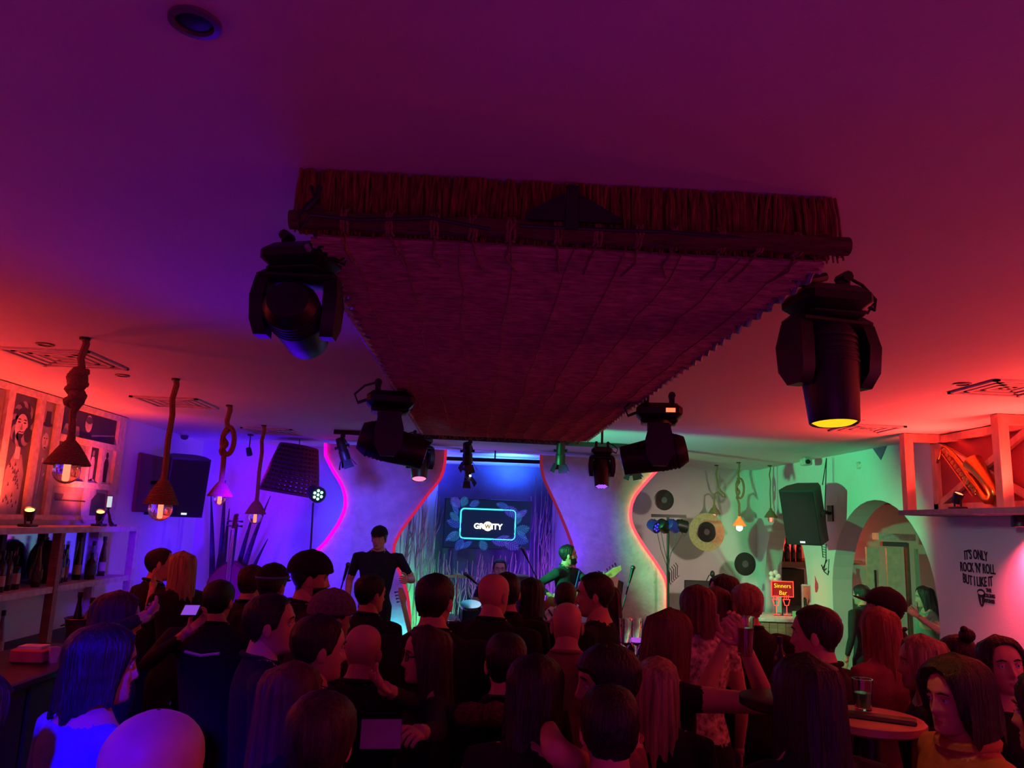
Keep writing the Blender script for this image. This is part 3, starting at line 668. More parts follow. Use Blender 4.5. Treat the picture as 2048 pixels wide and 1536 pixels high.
m = MB(); m.prism([(x, -.06, z) for x, z in poly], (0, .2, 0)); m.build('body', bw, db, False)
m = MB(); m.prism([(x*.93, -.09, .32+(z-.32)*.97+.015) for x, z in poly], (0, .03, 0)); m.build('belly', M('bass_belly', s(150, 58, 36), .4, var=.3, scale=4), db, False)
m = MB(); m.tube([(0, -.10, 1.38), (0, -.06, 1.86)], [.035, .026], 8); m.build('neck', black, db, False)
m = MB(); m.bar((0, -.13, .98), (0, -.10, 1.84), .06, .02); m.build('fingerboard', black, db, False)
m = MB(); m.tube([(0, -.06, 1.85), (0, -.05, 1.95), (0, -.02, 2.02), (0, .04, 2.03), (0, .05, 1.98), (0, .0, 1.98)], [.034, .03, .028, .026, .022, .02], 8); m.build('scroll', bw, db, False)
for sx in (-1, 1):
    for zz in (1.89, 1.95): MB().tube([(sx*.03, -.04, zz), (sx*.10, -.04, zz)], [.008, .018], 6).build('peg', chrome, db, False)
    MB().tube([(sx*.12, -.095, .66), (sx*.10, -.096, .72), (sx*.13, -.096, .82), (sx*.10, -.095, .88)], .009, 5).build('sound_hole', black, db, False)
for k in range(4): MB().tube([(-.027+.018*k, -.14, .5), (-.027+.018*k, -.165, .78), (-.014+.009*k, -.115, 1.86)], .0022, 4).build('string', chrome, db, False)
MB().prism([(-.07, -.15, .70), (.07, -.15, .70), (.035, -.15, .80), (-.035, -.15, .80)], (0, .02, 0)).build('bridge', whitewood, db, False)
MB().bar((0, -.13, .42), (0, -.15, .66), .07, .02).build('tailpiece', black, db, False); MB().tube([(0, 0, 0), (0, 0, .34)], .008, 6).build('end_pin', chrome, db, False)
m = MB(); 
for k in range(60):
    m.ball((random.uniform(-.16, .2), -.10-random.uniform(0, .02), random.uniform(.75, 1.25)), .007, 5, 3)
pass
c = P(437, 1290, Y=10.72); c.z = 0
sp = thing('snake_plant', 'tall snake plant with sword leaves behind the double bass', 'plant', c)
MB().lathe([(.16, 0), (.2, .02), (.24, .5), (.22, .52), (.2, .5)], n=20).build('pot', M('pot_dark', (.05, .04, .05, 1), .6), sp, False)
lfm = M('sword_leaf', s(70, 88, 60), .5, var=.4, scale=14, stretch=(1, 1, 4))
for k, (dx, L, bend) in enumerate(((-.22, 1.95, -.08), (-.12, 2.15, -.02), (-.04, 1.75, .03), (.06, 1.55, .05), (.14, 1.8, .16), (.24, 1.95, .24), (.1, 1.3, -.1), (-.18, 1.4, .08), (.3, 1.35, .2))):
    m = MB(); rows = []
    for i in range(11):
        t = i/10; w = .045*(1-t**2.2)+.004; x = dx*.5+dx*t*.6+bend*t*t; y = .05*sin(k*2.1)+.06*cos(k)*t; z = .45+L*t*.95
        rows.append([Vector((x-w, y-.012, z)), Vector((x, y+.006, z)), Vector((x+w, y-.012, z)), Vector((x, y+.012, z))])
    m.grid(rows, True); m.build('leaf', lfm, sp, False)
# track spotlight with violet light
def minispot(c, label, glow, ax, cord=.0):
    r = thing('track_spot', label, 'lamp', (c.x, c.y, ZC)); q = Vector((0, 0, -1)).rotation_difference(Vector(ax).normalized()).to_matrix()
    MB().tube([(c.x, c.y, ZC-.001), (c.x, c.y, c.z+.03)], .007, 6).build('stem', black, r); MB().cbox((c.x, c.y, ZC-.012), (.06, .06, .022)).build('ceiling_plate', black, r)
    m = MB(); m.lathe([(.025, .05), (.032, .045), (.036, -.05), (.033, -.052), (.031, -.04)], c, 14, q); hd = m.build('head', black, r)
    MB().lathe([(.029, -.046), (.029, -.05)], c, 14, q).build('lens', glow, hd); return r
minispot(P(498, 903, Y=9.9), 'small ceiling spot with a hot pink-white lens above the violet corner', gl('hot_pink', (1, .45, .6, 1), 6), (0.1, .5, -.8))
# flat wall panel left of the left loudspeaker (acoustic)
a = P(280, 905, X=-3.93); b = P(318, 1025, X=-3.93)
ap = thing('acoustic_panel', 'tall reddish wall panel left of the left loudspeaker', 'panel', (-3.94, (a.y+b.y)/2, b.z))
MB().cbox((-3.93, (a.y+b.y)/2, (a.z+b.z)/2), (.035, abs(b.y-a.y), a.z-b.z), ch=.008).build('panel', M('panel_cloth', s(120, 70, 72), .9, var=.1), ap); MB().box((-3.948, (a.y+b.y)/2-.02, b.z-.03), (-3.90, (a.y+b.y)/2+.02, b.z)).build('clip', black, ap)

# ------------------------------------------------------------------ loudspeakers
def speaker(c, yaw, pitch, label, mount):
    r = thing('loudspeaker', label, 'loudspeaker', c); r.rotation_euler = (pitch, 0, yaw)
    w, d, h = .43, .38, .68
    m = MB(); ring = [(-w/2, -d/2), (w/2, -d/2), (w/2, d*.1), (w*.3, d/2), (-w*.3, d/2), (-w/2, d*.1)]
    m.prism([(x, y, -h/2) for x, y in ring], (0, 0, h)); m.build('cabinet', blackp, r, False)
    m = MB(); rows = []
    for i in range(7):
        x = -w/2+.012+(w-.024)*i/6; b = -.02*(1-((i-3)/3)**2); rows.append([Vector((x, -d/2-.006+b, z)) for z in (-h/2+.02, -h*.2, h*.2, h/2-.02)])
    m.grid(rows); m.build('grille', grille, r, False)
    MB().box((-.03, -d/2-.034, -h/2+.035), (.03, -d/2-.026, -h/2+.055)).build('badge', gl('speaker_badge', (.8, .85, .9, 1), 1.2), r, False)
    for sx in (-1, 1): MB().cbox((sx*w/2, -.02, 0), (.016, .12, .05), ch=.005).build('handle', black, r, False)
    wx = XL if c.x < 0 else XR; bk_ = thing('speaker_bracket', 'black wall bracket holding the '+('left' if c.x < 0 else 'right')+' loudspeaker', 'bracket', (wx, c.y+.2, c.z)); R = Matrix.Rotation(yaw, 3, 'Z') @ Matrix.Rotation(pitch, 3, 'X'); e = Vector(c)+R @ Vector((0, d/2-.04, 0)); sg = 1 if wx > 0 else -1
    MB().tube([e, (e.x+(wx-e.x)*.5, e.y+.06, e.z), (wx-sg*.02, c.y+.28, c.z+.02)], .022, 8).build('arm', black, bk_); MB().cbox((wx-sg*.012, c.y+.28, c.z+.02), (.02, .14, .2)).build('wall_plate', black, bk_)
    return r
speaker(P(367, 970, Y=9.25), radians(34), radians(11), 'black loudspeaker mounted high in the violet left corner', 1)
sr = P(1612, 1027, Y=9.4); speaker(sr, radians(-46), radians(17), 'black loudspeaker hung in front of the green-lit arches on the right', 1)
sc2 = thing('loudspeaker_cable', 'thin black cables hanging from the ceiling to the right loudspeaker', 'cable', (sr.x+.25, sr.y, ZC))
MB().tube([P(1653, 916, Y=9.5), P(1645, 970, Y=9.5)], .006, 6).build('cable', black, sc2); MB().tube([P(1653, 916, Y=9.55), P(1650, 1010, Y=9.55), P(1652, 1080, Y=9.55)], .006, 6).build('cable', black, sc2)
# ================================================================== CEILING: vents, downlights, lights of the stage
ventm = M('vent_grey', s(205, 198, 196), .8)
def vent(px, py, label, w=.6):
    c = P(px, py, Z=ZC); r = thing('ceiling_vent', label, 'vent', (c.x, c.y, ZC-.001), 0, 'square ceiling vents')
    for k, q in enumerate((w/2, w/2-.07, w/2-.14, w/2-.21)):
        m = MB(); z = ZC-.014+.003*k
        for a, b in (((-q, -q), (q, -q+.03)), ((-q, q-.03), (q, q)), ((-q, -q), (-q+.03, q)), ((q-.03, -q), (q, q))): m.box((c.x+a[0], c.y+a[1], z), (c.x+b[0], c.y+b[1], ZC-.001))
        m.build('louvre_ring', ventm, r)
    MB().box((c.x-w/2+.02, c.y-w/2+.02, ZC-.003), (c.x+w/2-.02, c.y+w/2-.02, ZC-.001)).build('duct_plate', M('duct_dark', (.34, .32, .32, 1), .9), r)
vent(130, 716, 'square ceiling vent above the photo wall, nearest on the left'); vent(352, 804, 'square ceiling vent above the second rope pendant lamp'); vent(545, 862, 'narrow-looking far ceiling vent above the woven basket')
vent(1732, 856, 'square ceiling vent right of the big moving head light', .5); vent(2015, 775, 'square ceiling vent at the right edge above the timber loft', .5)
def downlight(px, py, label, r_=.052):
    c = P(px, py, Z=ZC); r = thing('downlight', label, 'lamp', c, 0, 'recessed ceiling downlights'); 
    MB().lathe([(r_*.72, -.001), (r_*.75, -.010), (r_, -.008), (r_*1.02, -.001)], c, 24).build('trim_ring', M('downlight_ring', (.12, .11, .12, 1), .35), r)
    MB().lathe([(r_*.7, -.002), (r_*.45, -.006), (0, -.007)], c, 24).build('lamp_face', black, r)
downlight(390, 42, 'large recessed downlight near the top left of the view'); downlight(90, 688, 'small recessed downlight near the left photo wall'); downlight(245, 750, 'small recessed downlight between the first two rope lamps'); downlight(1925, 767, 'small recessed downlight above the timber loft')
c = P(370, 866, Z=ZC); sd = thing('smoke_detector', 'small round detector on the ceiling near the left loudspeaker', 'detector', c)
MB().lathe([(.06, 0), (.06, -.03)], c, 18).build('base', whitewood, sd); MB().ball(c+Vector((0, 0, -.05)), .05, 14, 8, (1, 1, .8)).build('dome', M('dome_tinted', (.1, .08, .1, 1), .1), sd)
c = P(1612, 924, Z=ZC-.06); cc = thing('security_camera', 'white security camera under the ceiling beside the right wall', 'camera', c)
MB().cbox(c, (.10, .16, .09), ch=.01).build('housing', whitewood, cc); MB().lathe([(.03, 0), (.03, .02)], c+Vector((-.02, -.095, -.005)), 14, RX(pi/2)).build('lens', black, cc); MB().box(c+Vector((-.02, -.02, .04)), (c.x+.02, c.y+.02, ZC-.001)).build('mount', whitewood, cc)
c = P(1727, 931, Y=8.9); el = thing('emergency_light', 'small box emergency light hanging on a rod before the right wall', 'lamp', (c.x, c.y, ZC))
MB().cbox(c, (.15, .06, .08), ch=.008).build('box', whitewood, el); MB().tube([c+Vector((0, 0, .04)), (c.x, c.y, ZC-.001)], .008, 6).build('rod', whitewood, el)
for dx in (-.045, .04): MB().ball(c+Vector((dx, -.033, -.005)), .024, 10, 6, (1, .5, 1)).build('lamp_head', M('lamp_pearl', (.8, .78, .7, 1), .3), el)
# triangular pennant-like patch painted on the right wall
a, b, d = P(1743, 893, X=XR-.004), P(1775, 889, X=XR-.004), P(1762, 920, X=XR-.004)
tag(MB().prism([a, b, d], (-.004, 0, 0)).build('wall_pennant', M('pennant_mauve', s(120, 90, 130), .8)), 'small mauve triangular pennant high on the right wall', 'pennant')

# ------------------------------------------------------------------ moving heads
lensk = M('lens_dark', (.01, .01, .015, 1), .05, var=.05)
def moving_head(c, yaw, tilt, label, sc=1.0, lens=None, display=None, leds=False, pan=0, cables=0):
    r = thing('moving_head_light', label, 'stage light', c, yaw, 'moving head lights on the canopy'); r.scale = (sc,)*3
    MB().cbox((0, 0, -.055), (.25, .21, .09), ch=.03).cbox((0, 0, -.108), (.20, .17, .025), ch=.01).build('base', blackp, r, False)
    for sx in (-.07, .07): MB().bar((sx, 0, .03), (sx, 0, -.02), .03).tube([(sx, -.03, .04), (sx, .03, .04)], .02, 8).build('clamp', black, r, False)
    if display: MB().cbox((.06, -.108, -.055), (.05, .006, .022)).build('display', display, r, False)
    for k in range(2): MB().tube([(-.11, .02-.04*k, -.05), (-.17, .02-.04*k, -.075), (-.19, 0, -.03), (-.14, 0, .02), (-.06, .01, .05)], .006, 6).build('cable', black, r, False)
    R = Matrix.Rotation(pan, 4, 'Z'); m = MB(); m.cbox((0, 0, -.135), (.30, .13, .05), ch=.02)
    for sx in (-1, 1):
        m.prism([(sx*.15, -.055, -.14), (sx*.15, .055, -.14), (sx*.16, .075, -.22), (sx*.155, .07, -.31), (sx*.145, .035, -.36), (sx*.145, -.035, -.36), (sx*.155, -.07, -.31), (sx*.16, -.075, -.22)], (-sx*.048, 0, 0))
    m.xf(R); m.build('yoke', blackp, r, False)
    T = R @ Matrix.Translation((0, 0, -.285)) @ Matrix.Rotation(tilt, 4, 'X')
    m = MB(); m.lathe([(.03, .155), (.075, .15), (.098, .11), (.102, .03), (.100, -.02), (.092, -.10), (.084, -.20), (.080, -.205), (.074, -.195)], n=24, sy=.95); m.xf(T); hd = m.build('head', blackp, r, False)
    m = MB()
    for k in range(5): m.lathe([(.1035, .10-.022*k), (.1045, .094-.022*k), (.1035, .088-.022*k)], n=24, sy=.95)
    m.xf(T); m.build('cooling_fin', black, hd, False)
    if leds:
        m = MB()
        for q in range(-2, 3):
            for p in range(-2, 3):
                x = .03*q+(.015 if p % 2 else 0); y = .027*p
                if x*x+y*y < .0048: m.lathe([(.0115, -.203), (.0115, -.2065)], (x, y, 0), 6)
        m.xf(T); m.build('led_lens', lens, hd, False); mk = MB().lathe([(.073, -.2), (.073, -.202)], n=24); mk.xf(T); mk.build('lens_plate', black, hd, False)
    else:
        m = MB(); m.lathe([(.074, -.198), (.06, -.206), (.03, -.21), (0, -.211)], n=24, sy=.95); m.xf(T); m.build('lens', lens or lensk, hd, False)
    return r
yel = gl('yellow_lens', (1, .50, .01, 1), 1.4)
moving_head(P(606, 492, Y=2.32), radians(165), radians(-78), 'big black moving head light at the near left corner of the canopy', .82, None, gl('yellow_led', (1, .8, .2, 1), 2), pan=.25)
moving_head(P(1652, 575, Y=2.62), radians(186), radians(5), 'big black moving head light with a glowing yellow lens at the near right corner', 1.02, yel, None, pan=.12)
moving_head(P(782, 782, Y=4.6), radians(8), radians(-76), 'black moving head light at the far left edge of the canopy, head turned aside', 1.12, None, None, pan=pi/2)
moving_head(P(1318, 806, Y=4.7), radians(-12), radians(78), 'black moving head light with a red display at the far right edge of the canopy', 1.12, None, gl('red_display', (1, .12, .05, 1), 2.5), pan=pi/2)
moving_head(P(842, 872, Y=7.3), radians(10), radians(-20), 'moving head light with a pink lens under the far end of the canopy', .86, gl('pink_lens', (1, .2, .42, 1), 1.5))
moving_head(P(1204, 893, Y=7.35), radians(175), radians(16), 'moving head wash light with violet led cells under the far end of the canopy', .80, gl('violet_cells', (.28, .08, 1, 1), 2.2), leds=True)

# ------------------------------------------------------------------ truss rails with profile spots
def rail(a, b, label):
    r = thing('lighting_rail', label, 'rail', (a+b)/2)
    MB().bar(a, b, .05, .05).build('bar', black, r)
    for t in (.08, .5, .92):
        q = a.lerp(b, t); MB().tube([q, (q.x, q.y, ZC-.001)], .012, 6).build('hanger', black, r)
    return r
r1a, r1b = P(668, 864, Y=9.0), P(1312, 896, Y=9.2); rail(r1a, r1b, 'long black lighting rail hung across the room before the stage')
r2a, r2b = P(737, 911, Y=10.7), P(1236, 930, Y=10.85); rail(r2a, r2b, 'shorter black lighting rail close to the stage panels')
def profile_spot(px, py, a, b, dirv, label, tipglow=None, sc=1.0):
    """hangs from the rail a-b under pixel column px; py = middle of its can"""
    t = (px-{1: 668, 2: 737}[a])/({1: 1312, 2: 1236}[a]-{1: 668, 2: 737}[a]); q = (r1a.lerp(r1b, t) if a == 1 else r2a.lerp(r2b, t)); c = P(px, py, Y=q.y)
    r = thing('stage_spot', label, 'stage light', q, 0, 'profile spots on the lighting rails')
    d = Vector(dirv).normalized(); R = Vector((0, 0, -1)).rotation_difference(d).to_matrix()
    MB().cbox(q+Vector((0, 0, -.03)), (.05, .05, .05)).bar(q+Vector((.0, 0, -.04)), c+Vector((.07, 0, .03)), .012).bar(q+Vector((.0, 0, -.04)), c+Vector((-.07, 0, .03)), .012).build('yoke', black, r)
    m = MB(); m.lathe([(.03, .15), (.05, .14), (.055, .05), (.05, .0), (.058, -.01), (.06, -.12), (.052, -.122), (.05, -.10)], c, 14, R); can = m.build('can', black, r)
    MB().lathe([(.048, -.108), (.03, -.112), (0, -.113)], c, 14, R).build('lens', lensk, can)
    for k in range(4):
        an = pi/2*k+.3; u = Vector((cos(an), sin(an), 0)); v = Vector((-sin(an), cos(an), 0)); p0 = u*.058+Vector((0, 0, -.12)); p1 = u*.10+Vector((0, 0, -.21))
        n_ = u*.004; bm_ = [p0-v*.045, p0+v*.045, p1+v*.06, p1-v*.06]
        MB().prism([R @ x+c for x in bm_], R @ n_).build('barn_door', black, can)
    for k in (-1, 1): MB().tube([c+R @ Vector((k*.05, 0, .04)), c+R @ Vector((k*.085, 0, .04))], [.012, .018], 8).build('knob', black, can)
    if tipglow: MB().ball(c+R @ Vector((.03, -.05, -.10)), .016, 8, 6).build('hot_reflection', tipglow, can)  # glowing ball put in as the gleam on the can
    return r
wg = gl('white_gleam', (1, .92, .85, 1), 5)
profile_spot(686, 900, 1, 0, (.30, .2, -.9), 'black barn-door spot at the left end of the long rail')
profile_spot(935, 908, 1, 0, (.05, .6, -.8), 'black barn-door spot on the long rail left of the television')
profile_spot(1121, 908, 1, 0, (.02, .3, -1), 'black barn-door spot on the long rail right of the television')
profile_spot(1264, 922, 1, 0, (.15, .3, -.9), 'black barn-door spot at the right end of the long rail')
profile_spot(812, 940, 2, 0, (.1, -.5, -.8), 'barn-door spot with a white gleam on the short rail at left', wg)
profile_spot(935, 943, 2, 0, (.1, -.4, -.8), 'barn-door spot with a white gleam on the short rail above the television', wg)
profile_spot(1128, 955, 2, 0, (.08, .1, -1), 'plain barn-door spot hanging low on the short rail')
profile_spot(1216, 958, 2, 0, (.15, -.5, -.8), 'barn-door spot with a white gleam at the right end of the short rail', wg)
q = P(1652, 575, Y=2.62); hg = next(o for o in bpy.data.objects if o.get('category') == 'stage light' and (o.location-q).length < .01); iv = (Matrix.Translation(q) @ Matrix.Rotation(hg.rotation_euler.z, 4, 'Z') @ Matrix.Scale(hg.scale.x, 4)).inverted()
MB().tube([(0, 0, .04), iv @ Vector((cx1-.01, q.y-.05, cz+.05))], .016, 8).build('mounting_arm', black, hg, False)
for nm, px, py, yy in (('', 842, 872, 7.3), ('', 1204, 893, 7.35)):
    q = P(px, py, Y=yy); hg = next(o for o in bpy.data.objects if o.get('category') == 'stage light' and (o.location-q).length < .01); MB().tube([(0, 0, .03), (0, 0, (ZC-q.z)/hg.scale.z-.001)], .014, 8).build('hanger', black, hg, False)

# ------------------------------------------------------------------ led par on a stand (left) and T-bar stand (right)
def par(c, d, label, led, nm='par_light', parent=None, n=7, body=blackp):
    d = Vector(d).normalized(); R = Vector((0, 0, -1)).rotation_difference(d).to_matrix()
    r = thing(nm, label, 'stage light', c, 0, 'par lights on stands') if parent is None else parent
    m = MB(); m.lathe([(.05, .11), (.085, .09), (.095, .03), (.098, -.07), (.090, -.072), (.086, -.05)], c, 18, R); can = m.build('can', body, r)
    MB().lathe([(.085, -.056), (.085, -.06)], c, 18, R).build('face_plate', black, can)
    m = MB(); pos = [(0, 0)]+[(.05*cos(2*pi*k/6), .05*sin(2*pi*k/6)) for k in range(6)]
    for x, y in pos: m.ball(c+R @ Vector((x, y, -.062)), .017, 8, 5)
    m.build('led_lens', led, can); return r
gled = gl('green_led', (.25, 1, .5, 1), 5); bled = gl('blue_led', (.06, .05, 1, 1), 1.2)
c = P(632, 987, Y=9.4)
par(c, (.55, -.75, -.25), 'green led par light on a thin stand beside the woven basket', gled)
st = thing('light_stand', 'thin black light stand carrying the green par light', 'stand', (c.x-.02, c.y+.02, .0))
MB().tube([c+Vector((-.03, .03, -.11)), P(622, 1085, Y=9.42), P(618, 1135, Y=9.42)], .011, 8).build('upper_tube', black, st)
q = P(618, 1135, Y=9.42); MB().tube([q, (q.x-.02, 9.42, .45)], .020, 8).build('lower_tube', black, st); MB().ball(q, .03, 8, 6).build('collar', black, st)
for k in range(3):
    a = 2*pi*k/3+.4; MB().tube([(q.x-.02, 9.42, .75), (q.x-.02+.5*cos(a), 9.42+.42*sin(a), .02)], .011, 6).build('leg', black, st)
TY = 10.3
c = P(1336, 1035, Y=TY)
ts = thing('light_stand', 'black T-bar light stand with four par lights before the record wall', 'stand', (c.x, TY, 0))
MB().tube([(c.x, TY, .5), (c.x, TY, c.z)], .018, 8).build('pole', black, ts); a, b = P(1303, 1031, Y=TY), P(1372, 1033, Y=TY); MB().bar(a, b, .04).build('cross_bar', black, ts)
MB().tube([(c.x, TY, .02), (c.x, TY, .9)], .026, 8).build('lower_tube', black, ts); MB().ball((c.x, TY, .9), .04, 8, 6).build('collar', black, ts)
for k in range(3):
    a = 2*pi*k/3+.9; MB().tube([(c.x, TY, .85), (c.x+.55*cos(a), TY+.5*sin(a), .02)], .013, 6).build('leg', black, ts)
blueb = M('par_blue_casing', (.03, .03, .30, 1), .35)
for px, dv, bd, nm in ((1309, (.3, -.5, -.2), blueb, 'leftmost blue-cased par light on the T-bar stand'), (1327, (.5, .4, -.3), blackp, 'second par light from the left on the T-bar stand'), (1347, (.6, .3, -.25), blueb, 'third par light from the left on the T-bar stand'), (1364, (.9, .1, -.2), blackp, 'rightmost par light on the T-bar stand, beside the round tray')):
    pc = P(px, 1052, Y=TY-.02); r = par(pc, dv, nm, bled, body=bd); r.scale = (.85,)*3; MB().tube([pc+Vector((0, 0, .03)), pc+Vector((0, 0, .11))], .009, 6).build('hook', black, r)
cb = thing('cable_bunch', 'loose black cables drooping from the T-bar stand', 'cable', (c.x, TY, 1.4))
for pts in (((1314, 1063), (1322, 1100), (1333, 1130), (1335, 1160)), ((1322, 1063), (1328, 1095), (1334, 1120)), ((1352, 1062), (1350, 1085), (1340, 1112), (1337, 1140)), ((1368, 1062), (1356, 1085), (1342, 1105), (1337, 1130)), ((1372, 1048), (1376, 1060), (1370, 1072), (1362, 1064))):
    MB().tube([P(x, y, Y=TY-.03) for x, y in pts], .004, 5).build('cable', black, cb)

# ================================================================== RIGHT SIDE
def record(px, py, R, label, W=.002):
    c = P(px, py, W=W); r = thing('vinyl_record', label, 'record', c, 0, 'records on the back wall'); nrm = Vector((BS, -1, 0)).normalized(); q = Vector((0, 0, 1)).rotation_difference(nrm).to_matrix()
    prof = [(0, .0)]+[(R*k/12, .008+(.0012 if k % 2 else 0)) for k in range(1, 12)]+[(R, .006), (R, 0)]
    MB().lathe(prof, c, 40, q).build('disc', vinyl, r); MB().lathe([(R*.3, .0095), (R*.3, .011), (0, .011)], c, 24, q).build('centre_label', M('record_label', s(70, 70, 78), .5, var=.3), r); MB().lathe([(R*.03, .012), (R*.03, .0125)], c, 8, q).build('spindle_hole', black, r)
record(1328, 1000, .148, 'black vinyl record on the back wall above the T-bar light stand'); record(1490, 1128, .165, 'black vinyl record on the back wall under the lit rope lamp'); 
c = P(1413, 1064, W=.002); r = thing('woven_tray', 'large round beige woven tray on the back wall', 'tray', c); q = Vector((0, 0, 1)).rotation_difference(Vector((BS, -1, 0)).normalized()).to_matrix()
m = MB(); m.lathe([(0, 0)]+[(.27*k/16, .006+(.006 if k % 2 else .0)) for k in range(1, 16)]+[(.272, .012), (.272, 0)], c, 44, q); m.build('weave', M('tray_straw', s(165, 135, 105), .9, var=.2, scale=30), r)
record(1413, 1064, .145, 'black vinyl record fixed on the beige woven tray', .014)
a, b = P(1341, 1170, W=.008), P(1360, 1152, W=.008); r = thing('hook_rail', 'slanted strip of small hooks on the back wall behind the T-bar stand', 'hook rail', (a+b)/2)
MB().bar(a, b, .03, .02).build('strip', whitewood, r)
for k in range(5):
    q = a.lerp(b, (k+.3)/5); MB().tube([q, q+Vector((-.03, -.03, .03)), q+Vector((-.03, -.05, .16)), q+Vector((-.06, -.05, .20))], .006, 5).build('hook', black, r)
# ---- timber loft with saxophone
lf = thing('timber_loft', 'timber loft ledge with cross-braced frames on the right wall', 'loft', (4.28, 5.4, 2.27))
redwood = M('loft_timber', s(190, 140, 120), .75, var=.2, scale=5, stretch=(3, 3, 1), bump=.3)
MB().box((4.04, 2.6, 2.27), (4.497, 7.28, 2.315)).build('ledge', M('ledge_plank', s(110, 105, 125), .7, var=.2), lf)
for y in (7.20, 5.86, 4.5, 3.1): MB().bar((4.11, y, 2.315), (4.11, y, 3.045), .085, .085).build('post', redwood, lf)
for y in (7.20, 5.86, 4.5, 3.1): MB().box((4.15, y-.04, 2.97), (4.497, y+.04, 3.045)).build('cross_beam', redwood, lf)
MB().box((4.485, 2.6, 2.315), (4.497, 7.36, 3.045)).build('backing', M('loft_backing', s(150, 62, 62), .9, var=.12, scale=3), lf)
def xframe(y0, y1):
    X = 4.455; z0, z1 = 2.32, 3.04; w = .07
    for a, b, k in (((X, y0, z0+w/2), (X, y1, z0+w/2), 'rail'), ((X, y0, z1-w/2), (X, y1, z1-w/2), 'rail'), ((X, y0+w/2, z0), (X, y0+w/2, z1), 'stile'), ((X, y1-w/2, z0), (X, y1-w/2, z1), 'stile')):
        MB().bar(a, b, .055, w, up=(1, 0, 0)).build(k, redwood, lf) if 0 else MB().bar(a, b, w, .05, up=(1, 0, 0)).build(k, redwood, lf)
    MB().bar((X-.003, y0+w, z0+w), (X-.003, y1-w, z1-w), .055, .04, up=(1, 0, 0)).build('brace', redwood, lf); MB().bar((X+.003, y0+w, z1-w), (X+.003, y1-w, z0+w), .055, .04, up=(1, 0, 0)).build('brace', redwood, lf)
xframe(5.92, 7.34); xframe(4.5, 5.9); xframe(3.1, 4.48)
SXX = 4.36
sx = thing('saxophone', 'brass saxophone hung slantwise on the cross-braced loft frame', 'saxophone', P(1930, 950, X=SXX))
def sp_(px, py, d=0): return P(px, py, X=SXX-d)
body = [sp_(1894, 896), sp_(1910, 912), sp_(1928, 935), sp_(1948, 962), sp_(1966, 990), sp_(1974, 999), sp_(1984, 1000), sp_(1988, 990), sp_(1983, 975), sp_(1970, 955), sp_(1957, 938), sp_(1946, 927)]
MB().tube(body, [.016, .02, .026, .033, .038, .042, .045, .048, .052, .058, .068, .09], 14, cap=False).build('body', brass, sx)
MB().tube([sp_(1894, 896), sp_(1887, 893), sp_(1881, 898), sp_(1880, 908), sp_(1877, 918)], [.014, .012, .010, .009, .008], 8).build('neck', brass, sx); MB().tube([sp_(1877, 918), sp_(1874, 926)], [.012, .008], 8).build('mouthpiece', blackp, sx)
m = MB()
for k in range(11):
    q = body[0].lerp(body[4], (k+1)/12); m.lathe([(.02, 0), (.022, .006), (0, .008)], q+Vector((-.05, 0, .0)), 12, RY(-pi/2)); m.ball(q+Vector((-.02, .03, -.03)), .012, 8, 5)
m.build('key_cup', brass, sx)
for dd in (.035, -.03): MB().tube([body[0].lerp(body[4], .05)+Vector((-.045, dd, -dd)), body[0].lerp(body[4], .95)+Vector((-.055, dd, -dd))], .004, 5).build('key_rod', brass, sx)
c = P(1925, 1018, X=4.2); uplight((4.16, c.y, 2.315), 'small black uplight with a red lens on the loft ledge under the saxophone', redl, .15)
c = P(2040, 1046, X=4.36); wlp = thing('wall_downlight', 'red wall downlight under the loft ledge at the right edge of the view', 'lamp', c)
MB().lathe([(.05, .06), (.06, .05), (.065, -.03), (.058, -.032), (.055, -.01)], c, 18).build('head', black, wlp); MB().lathe([(.053, -.022), (.03, -.028), (0, -.03)], c, 18).build('lens', redl, wlp); MB().box((c.x, c.y-.02, c.z+.02), (4.497, c.y+.02, c.z+.05)).box((c.x-.03, c.y-.03, c.z+.05), (c.x+.03, c.y+.03, 2.272)).build('arm', black, wlp)
# ---- slogan on the right wall
ink = M('slogan_ink', (.015, .012, .02, 1), .8)
sl = thing('wall_slogan', 'dark lettering about rock and roll on the right wall', 'lettering', (XR-.004, 6.87, 1.8))
def warp(cv): return lambda x, y: (x, y+cv*x*x)
for tx_, (px, py), cv, sx_, sz in (("IT'S ONLY", (1951, 1110), -.55, .62, .118), ("ROCK 'N' ROLL", (1954, 1137), 0, .60, .118), ("BUT I LIKE IT", (1955, 1164), .45, .62, .118)):
    c = P(px, py, X=XR-.003); textmesh(tx_, sz, ink, sl, c, (0, -1, 0), (0, 0, 1), sx=sx_*1.0, warp=warp(cv), bold=.002, ext=.002)
c = P(1978, 1191, X=XR-.003)
for i, tx_ in enumerate(('THE', 'ROLLING', 'STONES')): textmesh(tx_, .042, ink, sl, c+Vector((0, 0, .042-.046*i)), (0, -1, 0), (0, 0, 1), sx=.9, bold=.002, ext=.002)
c = P(1963, 1195, X=XR-.003); w_ = .052
MB().prism([(c.x, c.y+w_*1.1*cos(a)*(1 if sin(a) > 0 else .8), c.z+.035+(.04*sin(a) if sin(a) > 0 else .115*sin(a))) for a in [2*pi*i/24 for i in range(24)]], (-.002, 0, 0)).build('tongue_emblem', ink, sl)
MB().prism([(c.x-.002, c.y+w_*.75*cos(a), c.z+.04+.016*sin(a)) for a in [2*pi*i/16 for i in range(16)]], (-.0012, 0, 0)).build('emblem_teeth', paper, sl)
MB().prism([(c.x-.002, c.y+.003, c.z+.0), (c.x-.002, c.y-.003, c.z+.0), (c.x-.002, c.y-.002, c.z-.055), (c.x-.002, c.y+.002, c.z-.055)], (-.0012, 0, 0)).build('emblem_line', paper, sl)
